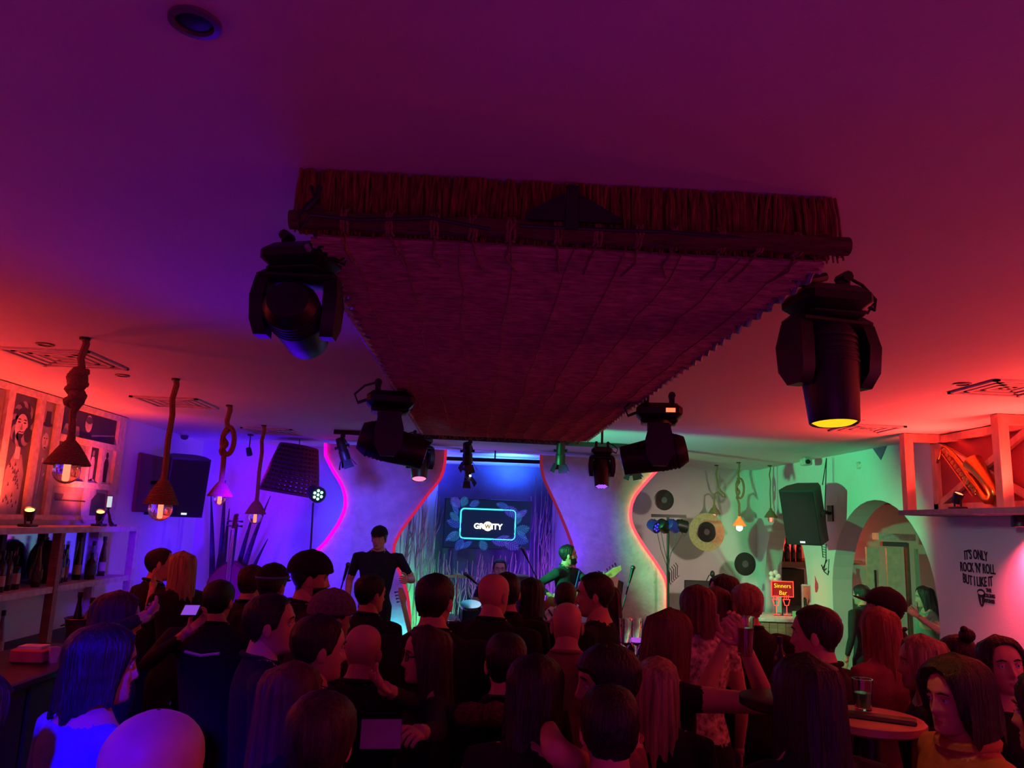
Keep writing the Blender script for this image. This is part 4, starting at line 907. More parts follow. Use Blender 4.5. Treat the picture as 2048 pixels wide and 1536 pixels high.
# ---- pillar decals
pd = thing('pillar_drawing', 'black line drawing with script and a red petal on the green pillar', 'drawing', P(1640, 1130, X=XR-.004))
def stroke(pts, w=.006, m=ink, nm='ink_line'): MB().tube([P(x, y, X=XR-.004) for x, y in pts], w, 5).build(nm, m, pd)
stroke(((1643, 1085), (1646, 1115))); stroke(((1652, 1088), (1652, 1118), (1648, 1140)))
for k in range(6): stroke(((1645, 1088+5*k), (1651, 1090+5*k)), .004)
stroke(((1645, 1138), (1654, 1120)), .008); stroke(((1643, 1130), (1648, 1142), (1653, 1137)), .008); stroke(((1648, 1143), (1656, 1150), (1658, 1142)), .006); stroke(((1658, 1118), (1656, 1148)), .005)
a = P(1633, 1168, X=XR-.004); MB().prism([(a.x, a.y-.11*u, a.z+.13*v) for u, v in ((-.35, .75), (.0, .35), (.4, .05), (.42, -.35), (.1, -.75), (-.3, -.85), (-.42, -.3), (-.3, .2))], (-.004, 0, 0)).build('petal', M('petal_red', s(200, 60, 90), .8), pd)
# ---- service bar with neon sign
sb = thing('service_bar', 'small brown service bar with pale top before the small arch', 'counter', (4.05, 10.2, 0))
MB().cbox((4.045, 10.2, .985), (.88, .76, .045), ch=.008).build('counter_top', whitewood, sb)
for i in range(8): MB().box((3.64+.104*i, 9.86, .03), (3.64+.104*i+.098, 9.885, .96)).build('front_plank', wood, sb)
MB().box((3.64, 9.886, 0), (4.46, 10.54, .962)).build('carcass', darkwood, sb)
NY = 10.2; redn = gl('red_neon', (1, .035, .02, 1), 3.2); yeln = gl('yellow_neon', (1, .62, .03, 1), 1.6)
a, b = P(1543, 1162, Y=NY), P(1587, 1194, Y=NY)
ns = thing('neon_sign', 'red neon sign reading Sinners Bar on the service bar', 'neon sign', ((a.x+b.x)/2, NY, 1.008))
MB().box((a.x, NY+.012, b.z), (b.x, NY+.02, a.z)).build('red_panel', gl('sign_panel', (.28, .0, .004, 1), 1.0), ns)
MB().tube([(a.x, NY, a.z), (b.x, NY, a.z), (b.x, NY, b.z), (a.x, NY, b.z), (a.x, NY, a.z)], .007, 6).build('neon_border', redn, ns)
w_ = b.x-a.x
for tx_, px, py in (('Sinners', 1565, 1172), ('Bar', 1566, 1186)):
    textmesh(tx_, w_*.27, yeln, ns, P(px, py, Y=NY-.006), (1, 0, 0), (0, 0, 1), name='neon_letters', ext=.003, bold=-.001, sx=1.0)
for cx_ in (1552, 1573):
    g0 = P(cx_, 1199, Y=NY); m = MB(); W2 = .045
    m.tube([g0+Vector((-W2, 0, 0)), g0+Vector((W2, 0, 0)), g0+Vector((W2*.5, 0, -.075)), g0+Vector((-W2*.5, 0, -.075)), g0+Vector((-W2, 0, 0))], .006, 5)
    for k in range(3): m.tube([g0+Vector((-W2*.7+W2*.6*k, 0, .0)), g0+Vector((-W2*.5+W2*.6*k, 0, .055))], .004, 5)
    m.tube([g0+Vector((0, 0, -.075)), (g0.x, NY, 1.02)], .005, 5); m.tube([(g0.x-.04, NY, 1.018), (g0.x+.05, NY, 1.018)], .005, 5); m.build('neon_glass_outline', redn, ns)
MB().box((a.x+.02, NY-.02, 1.008), (b.x+.02, NY+.04, 1.015)).bar(((a.x+b.x)/2, NY+.02, 1.01), ((a.x+b.x)/2, NY+.02, b.z), .012).build('stand', blackp, ns)
lamp('neon_glow', 'POINT', ((a.x+b.x)/2, NY-.07, (a.z+b.z)/2), (1, .05, .03), 2.5, size=.1)
c = P(1549, 1152, Y=10.45); fl = thing('glass_flower', 'pale flower of glass discs above the neon sign', 'ornament', (c.x, c.y, 1.008))
for k in range(5): MB().ball(c+Vector((.05*cos(1.256*k), 0, .05*sin(1.256*k))), .034, 10, 6, (1, .4, 1)).build('petal', M('frosted_petal', (.6, .66, .55, 1), .3), fl)
MB().tube([c, (c.x, c.y, 1.008)], .006, 5).build('stem', black, fl)
a, b = P(1604, 1170, Y=10.42), P(1632, 1206, Y=10.42); fp = thing('framed_print', 'small pinkish framed print propped on the service bar', 'picture', ((a.x+b.x)/2, 10.42, b.z))
b.z = 1.008; MB().box((a.x, 10.42, b.z), (b.x, 10.44, a.z)).build('print', M('print_pink', s(225, 150, 110), .6), fp)
for q0, q1 in (((a.x, a.z), (b.x, a.z)), ((a.x, b.z), (b.x, b.z)), ((a.x, a.z), (a.x, b.z)), ((b.x, a.z), (b.x, b.z))): MB().bar((q0[0], 10.42, q0[1]), (q1[0], 10.42, q1[1]), .02).build('frame_bar', whitewood, fp)
MB().tube([(a.x+.04, 10.416, b.z+.05), (b.x-.05, 10.416, a.z-.06)], .005, 4).build('ink_line', ink, fp)
for px, k, l in ((1637, 'tall', 'dark green bottle at the right end of the service bar'), (1645, 'slim', 'slim dark bottle against the green pillar')): q = P(px, 1200, Y=10.44); bottle((min(q.x, 4.44), 10.44, 1.008), k, 0, 1, l, 'bottles on the service bar', .95)
bx = thing('cash_tray', 'pale shallow tray lying on the service bar beside the sign', 'tray', (4.28, 10.05, 1.008)); MB().cbox((4.28, 10.05, 1.025), (.22, .2, .03), ch=.005).build('tray', whitewood, bx); MB().cbox((4.28, 10.05, 1.05), (.16, .14, .02)).build('papers', paper, bx)
gc = thing('menu_card', 'small pale green card standing before the neon glasses', 'card', (4.13, 9.98, 1.008)); MB().box((4.09, 9.98, 1.008), (4.17, 9.986, 1.09)).build('card', M('card_green', s(150, 200, 150), .6), gc); MB().box((4.09, 9.988, 1.008), (4.17, 10.02, 1.014)).build('foot', paper, gc)
# stool
c = P(1577, 1293, Y=9.05); so = thing('bar_stool', 'white-topped bar stool in green light before the service bar', 'stool', (c.x, c.y, 0))
MB().lathe([(0, c.z-.045), (.16, c.z-.045), (.175, c.z-.03), (.17, c.z-.005), (.0, c.z+.004)], (c.x, c.y, 0), 24).build('seat', M('stool_white', (.75, .77, .74, 1), .4), so)
for k in range(4):
    a = pi/4+pi/2*k; MB().tube([(c.x+.11*cos(a), c.y+.11*sin(a), c.z-.045), (c.x+.2*cos(a), c.y+.2*sin(a), 0)], .013, 8).build('leg', chrome, so)
MB().tube([(c.x+.165*cos(2*pi*i/20), c.y+.165*sin(2*pi*i/20), .28) for i in range(21)], .009, 6).build('foot_ring', chrome, so)
# alcove: shelf with bottles seen through the small arch, red glow
a, b = P(1553, 1122, Y=13.0), P(1620, 1128, Y=13.0)
a.x, b.x = 4.9, 5.5
al = thing('alcove_shelf', 'dark shelf with red backlight seen through the small arch', 'shelf', ((a.x+b.x)/2, 13.05, b.z))
MB().box((a.x, 12.8, a.z-.09), (b.x, 13.19, a.z)).build('shelf_board', wood, al); MB().box((a.x+.05, 12.9, .9), (b.x, 13.19, a.z-.12)).build('cabinet', darkwood, al)
for i, (dx, k) in enumerate(((.08, 'squat'), (.22, 'squat'), (.34, 'tall'), (.44, 'slim'), (.54, 'tall'))): bottle((a.x+dx, 12.95, a.z), k, [3, 3, 1, 3, 1][i], 1, '%s dark bottle, %s from the left on the red-lit alcove shelf' % (k, ordn[i]), 'bottles on the alcove shelf', 1.25)
lamp('alcove_red_glow', 'POINT', (a.x+.45, 13.05, a.z+.25), (1, .04, .03), 3.0, size=.08)
lamp('alcove_red_glow', 'POINT', (6.1, 12.6, 1.95), (1, .05, .04), 7.0, size=.1); lamp('alcove_warm_glow', 'AREA', (6.2, 9.4, 2.55), (1, .8, .55), 16.0, (6.2, 9.6, 0), 1.0)
# alcove: red-lit back shelf through the large arch
bs = thing('alcove_bar', 'grey back bar cabinet with red-lit shelf seen through the large arch', 'cabinet', (6.0, 12.95, 0))
MB().box((5.58, 12.75, 0), (6.55, 13.19, 1.05)).build('carcass', M('grey_cabinet', s(120, 110, 100), .6), bs); MB().box((5.56, 12.7, 1.05), (6.6, 13.19, 1.10)).build('top', whitewood, bs); MB().box((5.58, 12.9, 1.62), (6.5, 13.19, 1.66)).build('shelf_board', wood, bs)
for k in range(4): MB().ball((5.92+.08*k, 12.95, 1.72), .022, 8, 6).build('fairy_light', gl('red_fairy', (1, .15, .1, 1), 5), bs)
MB().ball((6.03, 13.05, 1.8), .15, 16, 10, (1, .5, 1)).build('salt_lamp', gl('salt_lamp', (1, .04, .03, 1), .7), bs)
for i in range(3): bottle((5.8+.22*i, 12.95, 1.10), kinds[i], 3, 1, '%s dark bottle, %s from the left on the back bar inside the large arch' % (kinds[i], ordn[i]), 'bottles on the alcove bar', 1.3)
# alcove door
DY = 12.2
dr = thing('alcove_door', 'pale doorway with a dark long handle inside the large arch', 'door', P(1790, 1150, Y=DY).xy.to_3d())
def dpx(x0, y0, x1, y1, dy, th, nm, m): a, b = P(x0, y0, Y=DY+dy), P(x1, y1, Y=DY+dy); return MB().box((a.x, DY+dy, max(0, b.z)), (b.x, DY+dy+th, a.z)).build(nm, m, dr)
pdoor = M('door_cream', s(205, 190, 170), .6)
dpx(1733, 1094, 1771, 1350, -.02, .05, 'door_leaf', pdoor); dpx(1773, 1096, 1815, 1350, .03, .05, 'door_leaf', pdoor); dpx(1815, 1086, 1832, 1350, .0, .12, 'door_post', M('door_post_brown', s(110, 80, 75), .6))
dpx(1757, 1066, 1832, 1082, -.05, .2, 'canopy', whitewood); dpx(1765, 1083, 1815, 1094, .0, .08, 'air_curtain', M('grey_grille', s(80, 80, 90), .5)); dpx(1750, 1140, 1755, 1195, -.05, .03, 'long_handle', black); dpx(1832, 1098, 1850, 1350, .02, .06, 'side_panel', M('side_green', s(150, 170, 155), .7))
tag(dr.children[0], None); 
# ---- back-right corner: dj desk, monitor, plant
dj = thing('mixing_desk', 'dark mixing desk table in front of the record wall', 'table', (3.1, 11.1, 0))
MB().cbox((3.05, 11.1, .9), (1.0, .5, .05), ch=.008).build('table_top', darkwood, dj)
for x in (2.6, 3.5):
    for y in (10.9, 11.3): MB().bar((x, y, 0), (x, y, .88), .04).build('leg', black, dj)
a, b = P(1369, 1160, Y=11.1), P(1421, 1200, Y=11.1); mo = thing('flight_case_screen', 'black upright screen standing on the mixing desk', 'screen', ((a.x+b.x)/2, 11.1, .925))
MB().cbox(((a.x+b.x)/2, 11.1, (a.z+b.z)/2), (b.x-a.x, .05, a.z-b.z), ch=.008).build('screen', blackp, mo); MB().bar(((a.x+b.x)/2, 11.12, .925), ((a.x+b.x)/2, 11.12, b.z+.02), .06).box(((a.x+b.x)/2-.12, 11.0, .925), ((a.x+b.x)/2+.12, 11.2, .94)).build('stand', black, mo)
c = P(1425, 1148, Y=11.15); pt = thing('desk_microphone', 'small dark gooseneck microphone above the mixing desk', 'microphone', (c.x, c.y, .925))
MB().tube([(c.x-.1, c.y, .925), (c.x-.1, c.y, c.z-.12), (c.x-.05, c.y, c.z-.02), c], .008, 6).build('gooseneck', black, pt); MB().ball(c, .035, 10, 8, (1, 1, 1.4)).build('head', black, pt); MB().lathe([(.06, 0), (.06, .02)], (c.x-.1, c.y, .925), 14).build('foot', black, pt)
# ================================================================== PEOPLE
import numpy as np
HZ = [-.115, -.108, -.095, -.075, -.05, -.03, -.01, .01, .03, .05, .07, .09, .105, .115, .12]
HW = [.014, .033, .046, .056, .063, .067, .070, .072, .0735, .074, .071, .061, .047, .028, .004]
HF = [.056, .076, .085, .083, .083, .084, .086, .088, .092, .090, .083, .068, .048, .028, .003]
HB = [-.03, -.01, .005, .03, .055, .072, .085, .094, .098, .098, .093, .080, .060, .036, .004]
def ip(z, ys, xs=HZ): return float(np.interp(z, xs, ys))
def hp(t, z):
    w = ip(z, HW); f = ip(z, HF); b = ip(z, HB); c = cos(t); sn = sin(t)
    k = .85; X = w*(abs(sn)**k)*(1 if sn >= 0 else -1); Y = (f if c > 0 else b)*(abs(c)**k)*(1 if c >= 0 else -1)
    return Vector((X, Y, z))
HN = 44
HT = [(lambda u: pi*(1 if u >= 0 else -1)*abs(u)**1.5)(-1+2*(i+.5)/HN) for i in range(HN)]
def head_into(m, mats, fem):
    zs = [-.115, -.112, -.107]+[-.10+.0062*i for i in range(24)]+[.055, .065, .075, .085, .095, .104, .111, .116, .119, .12]
    rows = []
    for z in zs:
        r = []
        for t in HT:
            p = hp(t, z); x = p.x
            if abs(t) < 1.3:
                fr = 1
                nz = float(np.interp(z, [-.055, -.047, -.036, -.02, 0, .018, .03], [0, .012, .027, .018, .010, .004, 0])); sg = .0135 if z < -.025 else .0095
                dy = nz*exp(-(x/sg)**2)
                dy -= .012*exp(-((abs(x)-.032)/.016)**2-((z-.004)/.013)**2)
                dy += .005*exp(-((z-.03)/.010)**2)*exp(-(x/.05)**2)*(.6 if fem else 1)
                dy += .0075*exp(-(x/.020)**2)*(exp(-((z+.064)/.006)**2)+exp(-((z+.077)/.007)**2)); dy -= .003*exp(-(x/.024)**2-((z+.0705)/.003)**2)
                dy += .007*exp(-(x/.02)**2-((z+.102)/.010)**2)
                dy += .004*exp(-((abs(x)-.042)/.015)**2-((z+.03)/.016)**2)
                p.y += dy
            r.append(p)
        rows.append(r)
    n0 = len(m.f); m.mi = 0; m.grid(rows, True)
    for fi in range(n0, len(m.f)):
        c = sum((m.v[i] for i in m.f[fi]), Vector())/4
        if c.y > .06 and (c.x/.022)**2+((c.z+.0705)/.0115)**2 < 1: m.m[fi] = 4
    for sx in (-1, 1):
        m.mi = 5; m.ball((sx*.032, .0725, .004), .0118, 10, 8); m.mi = 6; m.ball((sx*.032, .0795, .004), .0058, 8, 6)
        m.mi = 0; m.tube([(sx*.018, .0795, .0115), (sx*.032, .0855, .0140), (sx*.047, .0755, .0095)], .0042, 6)
        m.mi = 7; m.tube([(sx*.014, .090, .024), (sx*.03, .0925, .029), (sx*.050, .078, .024)], [.003, .0042, .002], 5)
        m.mi = 0; m.ball((sx*.077, -.008, -.008), .03, 12, 8, (.28, .62, 1), RZ(-sx*.35)); m.ball((sx*.082, -.005, -.006), .016, 8, 6, (.25, .6, 1), RZ(-sx*.35))
    m.mi = 0
def hand_mb(side, curl=.35):
    m = MB(); m.ball((0, 0, -.05), .05, 12, 8, (.30, .84, 1.08)); m.tube([(0, 0, .02), (0, 0, -.03)], [.026, .03], 10)
    for y, L in ((.031, .072), (.0105, .082), (-.0105, .076), (-.030, .060)):
        p = Vector((0, y, -.092)); a = curl*.6; pts = [Vector((0, y*.8, -.06)), p.copy()]
        for k, f in enumerate((.46, .30, .24)):
            p = p+Vector((-sin(a), 0, -cos(a)))*L*f; pts.append(p.copy()); a += curl*1.5
        m.tube(pts, [.0098, .0098, .0088, .0078, .0066], 7, rnd=True)
    p = Vector((-.006, .030, -.028)); pts = [p.copy()]
    for d, L in ((Vector((-.35, .75, -.55)), .035), (Vector((-.55, .35, -.8)), .03), (Vector((-.7, .0, -.75)), .024)): p = p+d.normalized()*L; pts.append(p.copy())
    m.tube(pts, [.014, .0115, .0098, .008], 7, rnd=True)
    if side < 0:
        m.v = [Vector((-v.x, v.y, v.z)) for v in m.v]; m.f = [tuple(reversed(f)) for f in m.f]
    return m
def hair_mb(style, L=.3, vol=1.0, seed=0):
    rnd_ = random.Random(seed); m = MB(); n = 48; T = [-pi+2*pi*i/n for i in range(n)]
    def zmin(t):
        a = abs(t)
        if style in ('short', 'cap'): return float(np.interp(a, [0, .75, 1.05, 1.35, 1.7, 1.9, 2.4, pi], [.082, .078, .045, -.01, -.008, -.025, -.055, -.06]))
        if style == 'crop': return float(np.interp(a, [0, .7, 1.0, 1.35, 1.8, 2.4, pi], [.092, .088, .06, .012, .0, -.05, -.06]))
        if style == 'fringe': return float(np.interp(a, [0, .75, 1.05, 1.35, 1.7, 1.9, 2.4, pi], [.045, .045, .02, -.02, -.025, -.045, -.08, -.09]))
        if style == 'fringe_long': return float(np.interp(a, [0, .7, .95, 1.2, pi], [.035, .03, -L*.6, -L, -L]))
        if style == 'bob': return float(np.interp(a, [0, .5, .85, 1.1, 1.4, pi], [.086, .075, .03, -.06, -.112, -.125]))
        return float(np.interp(a, [0, .5, .8, 1.08, 1.4, pi], [.09, .08, .04, -.04, -L*.92, -L]))
    th = {'short': .011, 'crop': .005, 'cap': .010, 'fringe': .016, 'bob': .020, 'long': .016, 'fringe_long': .016}[style]*vol
    R = 20; outer = []
    for i in range(R+1):
        u = i/R; row = []
        for j, t in enumerate(T):
            zm = zmin(t); z = .1199-(.1199-zm)*u**.9
            if i == 0: z = .12
            zc = max(z, float(np.interp(abs(t), [.95, 1.35], [-.035, .045])) if zm < -.09 else -.035); p = hp(t, zc); c = Vector((0, -.008, .03))
            off = th*(1-.25*max(0, cos(t)))
            if z > zc or zm > -.09: off *= min(1, (1-u)*5+.35)
            q = c+(p-c)*(1+off/.088)
            if z < zc:
                dz = zc-z; spread = .10*min(dz, .2) if abs(t) > 1.0 else .05*dz
                q.x *= 1+spread*1.6; q.y = q.y*(1+.15*min(dz, .3)) - .06*min(dz, .25)*(1 if cos(t) < 0 else .2); q.z = z
            rg = .0035*sin(17*t+seed)+.0025*sin(41*t+seed*2+6*u)
            if style in ('long', 'bob', 'fringe_long'): q.x *= 1+rg*9; q.y *= 1+rg*9; 
            q += Vector((rnd_.uniform(-1, 1), rnd_.uniform(-1, 1), rnd_.uniform(-.5, .5)))*(.0022 if style in ('short', 'fringe') else .0009)
            if zm < -.09 and i > R-3: q.z += (.018*sin(5*t+seed)+.010*sin(13*t+seed*3))*(i-R+3)/3
            row.append(q)
        outer.append(row)
    rows = outer+[[Vector((p.x*.86, p.y*.86-.004, p.z+.004)) for p in outer[-1]]]
    if style in ('long', 'fringe_long', 'bob'):
        for uu in (15, 10, 7): rows.append([Vector((p.x*.84, p.y*.84-.004, p.z)) for p in outer[uu]])
    m.grid(rows, True); m.f.append(tuple(range(n))); m.m.append(0)
    return m
SK = {'fair': s(205, 150, 125), 'tan': s(175, 120, 95)}
def skinm(k): return M('skin_'+k, SK[k], .55, var=.06, scale=30)
HC = {'black': (.006, .005, .005, 1), 'dark': (.014, .009, .007, 1), 'brown': (.045, .022, .013, 1), 'auburn': (.11, .032, .018, 1), 'blond': (.34, .20, .10, 1), 'grey': (.20, .19, .19, 1), 'copper': (.30, .09, .04, 1)}
def hairm(k): return M('hair_'+k, HC[k], .5, var=.55, scale=55, stretch=(1, 1, .08), bump=.5, bscale=120)
CL = {'black': (.006, .006, .007, 1), 'navy': (.008, .010, .022, 1), 'charcoal': (.018, .018, .02, 1), 'teal': (.010, .022, .028, 1), 'tan': s(185, 125, 75), 'lavender': s(170, 140, 175), 'beige': s(150, 110, 85), 'white': (.6, .58, .56, 1), 'floral': s(205, 170, 160),
      'brown': s(80, 55, 40), 'red': s(150, 60, 60), 'mint': s(110, 150, 130), 'speckle': s(60, 55, 55), 'pale': s(95, 105, 190), 'denim': (.02, .028, .05, 1), 'rose': s(150, 80, 85)}
def clothm(k): return M('cloth_'+k, CL[k], .9, var=.18 if k not in ('speckle', 'floral') else .8, scale=16 if k not in ('speckle', 'floral') else 38, bump=.25)
def ik(a, b, l1, l2, pole):
    d = b-a; L = min(d.length, (l1+l2)*.985); d = d.normalized(); b = a+d*L
    x = (l1*l1-l2*l2+L*L)/(2*L); h = sqrt(max(1e-6, l1*l1-x*x)); pl_ = pole-d*pole.dot(d)
    if pl_.length < 1e-4: pl_ = Vector((0, -1, 0))
    return a+d*x+pl_.normalized()*h, b
lipm = M('lip_skin', s(178, 108, 95), .4, var=.05); eyew = M('eye_white', (.7, .68, .66, 1), .2, var=.02); iris = M('eye_iris', (.02, .012, .01, 1), .15)
shoem = M('shoe_black', (.01, .01, .01, 1), .4)
NPEO = [0]
def person(px, top, Y, yaw, label, hair='short', hc='dark', shirt='black', fem=0, floor=0.0, arms=None, lean=0, hyaw=0, hpitch=0, sleeve=1.8, hl=.3, vol=1.0, sk='fair', trousers='black', wide=1.0, sit=0, neck=1.49, group=None, shift=(0, 0), vx=.017, roll=0):
    vx = min(vx, .012) if Y < 3.3 else vx; NPEO[0] += 1; seed = NPEO[0]; arms = arms or {}
    tip = P(px, top, Y=Y); ya = radians(yaw); ln = radians(lean)
    def Ln(v):
        v = Vector(v)
        if sit: v.z -= .43
        zc = .95-(.43 if sit else 0); d = v.z-zc
        if d <= 0: return v
        k = ln*min(1, d/.25); return Vector((v.x, (v.y)*cos(k)+d*sin(k), zc+d*cos(k)-v.y*sin(k)))
    hairoff = .012 if hair not in (None, 'bald') else 0
    hc0 = Ln((0, .014, 1.618)); HM = Matrix.Translation(hc0) @ Matrix.Rotation(radians(hyaw), 4, 'Z') @ Matrix.Rotation(radians(roll), 4, 'Y') @ Matrix.Rotation(-ln*.5-radians(hpitch), 4, 'X')
    hs = .97 if fem else 1.0; HM = HM @ Matrix.Scale(hs, 4)
    ht = HM @ Vector((0, 0, .12+hairoff)); S = (tip.z-floor)/ht.z
    off = Matrix.Rotation(ya, 3, 'Z') @ Vector((ht.x*S, ht.y*S, 0)); root_loc = Vector((tip.x-off.x, tip.y-off.y, floor))
    r = thing('person', label, 'person', root_loc, ya, group); r.scale = (S, S, S)
    sw = (.170 if fem else .202)*wide; hw = .168 if fem else .165; m = MB()
    # torso
    rings = [(.80, .10, .09, -.005), (.86, hw*.96, .115, -.01), (.93, hw, .125, -.012), (1.02, hw*.90, .112, -.005), (1.10, (.130 if fem else .150)*wide, .10, 0), (1.20, (.138 if fem else .165)*wide, .112, .004), (1.30, (.155 if fem else .182)*wide, .125 if fem else .120, .008 if fem else .002), (1.38, sw*1.0, .112, -.006), (1.43, sw*.88, .094, -.014), (1.47, sw*.56, .076, -.018), (1.505, .085, .062, -.016)]
    rows = [[Ln((a*cos(2*pi*k/24)*(1-.0*abs(sin(2*pi*k/24))), yy+b*sin(2*pi*k/24), z)) for k in range(24)] for z, a, b, yy in rings]
    m.grid(rows, True); m.f += [tuple(range(24)), tuple(range(len(m.v)-24, len(m.v)))]; m.m += [0, 0]
    m.tube([Ln((0, -.018, 1.42)), Ln((0, -.012, 1.50)), Ln((0, .000, 1.59))], [.068, .056 if fem else .064, .052], 14, rnd=True)
    segs = []     # (a, b, kind, t0)
    hands = []
    for sx, key in ((1, 'R'), (-1, 'L')):
        sh_ = Ln((sx*sw, -.008, 1.425)); tg = arms.get(key)
        curl = .35
        if tg is None: tg = Ln((sx*(sw+.085), .06, .87))
        else:
            if isinstance(tg, dict):
                curl = tg.get('curl', .6); w_ = P(tg['px'][0], tg['px'][1], Y=tg['Y']) if 'px' in tg else Vector(tg['w'])
                tg = (Matrix.Rotation(-ya, 3, 'Z') @ (w_-root_loc))/S
            tg = Vector(tg)
        pole = arms.get(key+'p', Vector((sx*.45, -.6, -.6))); el, wr_ = ik(sh_, tg, .285, .255, Vector(pole))
        m.tube([sh_+Vector((-sx*.05, 0, -.005)), sh_, sh_.lerp(el, .5), el], [.062, .060*(.9 if fem else 1.05), .050*(.9 if fem else 1.05), .042*(.9 if fem else 1)], 12, rnd=True)
        m.tube([el, el.lerp(wr_, .35), wr_], [.042*(.9 if fem else 1), .041*(.88 if fem else 1), .026], 12, rnd=True)
        segs += [(sh_, el, 0), (el, wr_, 1)]; hands.append((sx, wr_, (wr_-el).normalized(), curl))
        hip = Vector((sx*.09, -.005, .90-(.43 if sit else 0)))
        if sit: kn, an = Vector((sx*.14, .40, .50)), Vector((sx*.15, .38, .09))
        else: kn, an = Vector((sx*.105, .015, .50)), Vector((sx*.115, -.02, .09))
        m.tube([hip, hip.lerp(kn, .5), kn], [.098, .082, .062], 12, rnd=True); m.tube([kn, kn.lerp(an, .35), an], [.062, .060, .044], 12, rnd=True)
        m.tube([an+Vector((0, -.03, -.045)), an+Vector((sx*.005, .06, -.045)), an+Vector((sx*.012, .15, -.055))], [.046, .046, .034], 10, rnd=True)
    tmp = bpy.data.objects.new('t', m.mesh('t', [blackp])); COL.objects.link(tmp)
    md = tmp.modifiers.new('r', 'REMESH'); md.mode = 'VOXEL'; md.voxel_size = vx
    m2 = tmp.modifiers.new('s', 'CORRECTIVE_SMOOTH' if 0 else 'SMOOTH'); m2.factor = .5; m2.iterations = 4
    dg = bpy.context.evaluated_depsgraph_get(); ev = tmp.evaluated_get(dg); me = ev.to_mesh()
    b = MB(); nv = len(me.vertices); co = np.empty(nv*3, np.float32); me.vertices.foreach_get('co', co); b.v = [Vector(c) for c in co.reshape(-1, 3)]
    b.f = [tuple(p.vertices) for p in me.polygons]; cen = np.empty(len(me.polygons)*3, np.float32); me.polygons.foreach_get('center', cen); cen = cen.reshape(-1, 3)
    ev.to_mesh_clear(); bpy.data.objects.remove(tmp)
    mi = np.ones(len(b.f), int); dz = .43 if sit else 0
    nk = Ln((0, -.012, neck)); up_ = (Ln((0, 0, 1.6))-Ln((0, 0, 1.4))).normalized()
    nearest = np.full(len(b.f), 9.); at_ = np.zeros(len(b.f))
    for a, e, k in segs:
        a_ = np.array(a); d = np.array(e)-a_; t = np.clip(((cen-a_) @ d)/(d @ d), 0, 1); q = np.linalg.norm(cen-(a_+t[:, None]*d), axis=1)
        w_ = q < nearest; nearest[w_] = q[w_]; at_[w_] = (k+t)[w_]
    zz = cen[:, 2]
    isarm = (nearest < .075) & (at_ > .15)
    low = zz < (.97-dz); mi[low & ~isarm] = 2
    if sit: mi[(cen[:, 1] > .14) & (zz < .62) & ~isarm] = 2
    mi[(zz < .075)] = 3
    mi[isarm & (at_ > sleeve)] = 0
    hgt = (cen-np.array(nk)) @ np.array(up_); rad = np.linalg.norm(cen[:, :2]-np.array(nk)[:2], axis=1)
    front = cen[:, 1] > nk.y
    mi[(hgt > np.where(front, -.015*(1 if not fem else 2.5), .012)) & (rad < (.085 if not fem else .11)) & ~((nearest < .07) & (at_ > .3))] = 0
    b.m = list(mi)
    hb = MB(); head_into(hb, None, fem); hb.xf(HM); o0 = len(b.v); b.v += hb.v; b.f += [tuple(i+o0 for i in f) for f in hb.f]; b.m += hb.m
    for sx, w_, d, curl in hands:
        hm = hand_mb(sx, curl); q = Vector((0, 0, -1)).rotation_difference(d).to_matrix().to_4x4(); hm.xf(Matrix.Translation(w_) @ q @ Matrix.Scale(.93 if fem else 1.02, 4))
        o0 = len(b.v); b.v += hm.v; b.f += [tuple(i+o0 for i in f) for f in hm.f]; b.m += hm.m
    mats = [skinm(sk), clothm(shirt), clothm(trousers), shoem, lipm, eyew, iris, hairm(hc if hc else 'dark')]
    me2 = bpy.data.meshes.new('body'); me2.from_pydata(b.v, [], b.f)
    for x in mats: me2.materials.append(x)
    me2.polygons.foreach_set('material_index', b.m); me2.polygons.foreach_set('use_smooth', [True]*len(b.f)); me2.update()
    link('body', me2, r)
    if hair and hair not in ('bald',):
        st = {'bun': 'short', 'beanie': 'crop', 'flatcap': 'short'}.get(hair, hair)
        hm = hair_mb(st, hl, vol, seed*1.7)
        if hair == 'bun': hm.ball((0, -.075, .135), .042, 12, 8, (1, 1, .9)); hm.ball((-.02, -.08, .165), .02, 8, 6)
        hm.xf(HM); hm.build('hair', hairm(hc), r, False)
    cm = MB(); cr = .074 if not fem else .084
    cm.tube([Ln((cr*cos(a), -.014+(cr-.002)*sin(a)*(1 if sin(a) < 0 else 1.05), neck+.012-(.030 if not fem else .045)*max(0, sin(a))+.012*max(0, -sin(a)))) for a in [2*pi*k/28 for k in range(29)]], .011, 7); hair in ('long', 'bob', 'fringe_long') or cm.build('collar', clothm(shirt), r, False)
    return r, HM, S
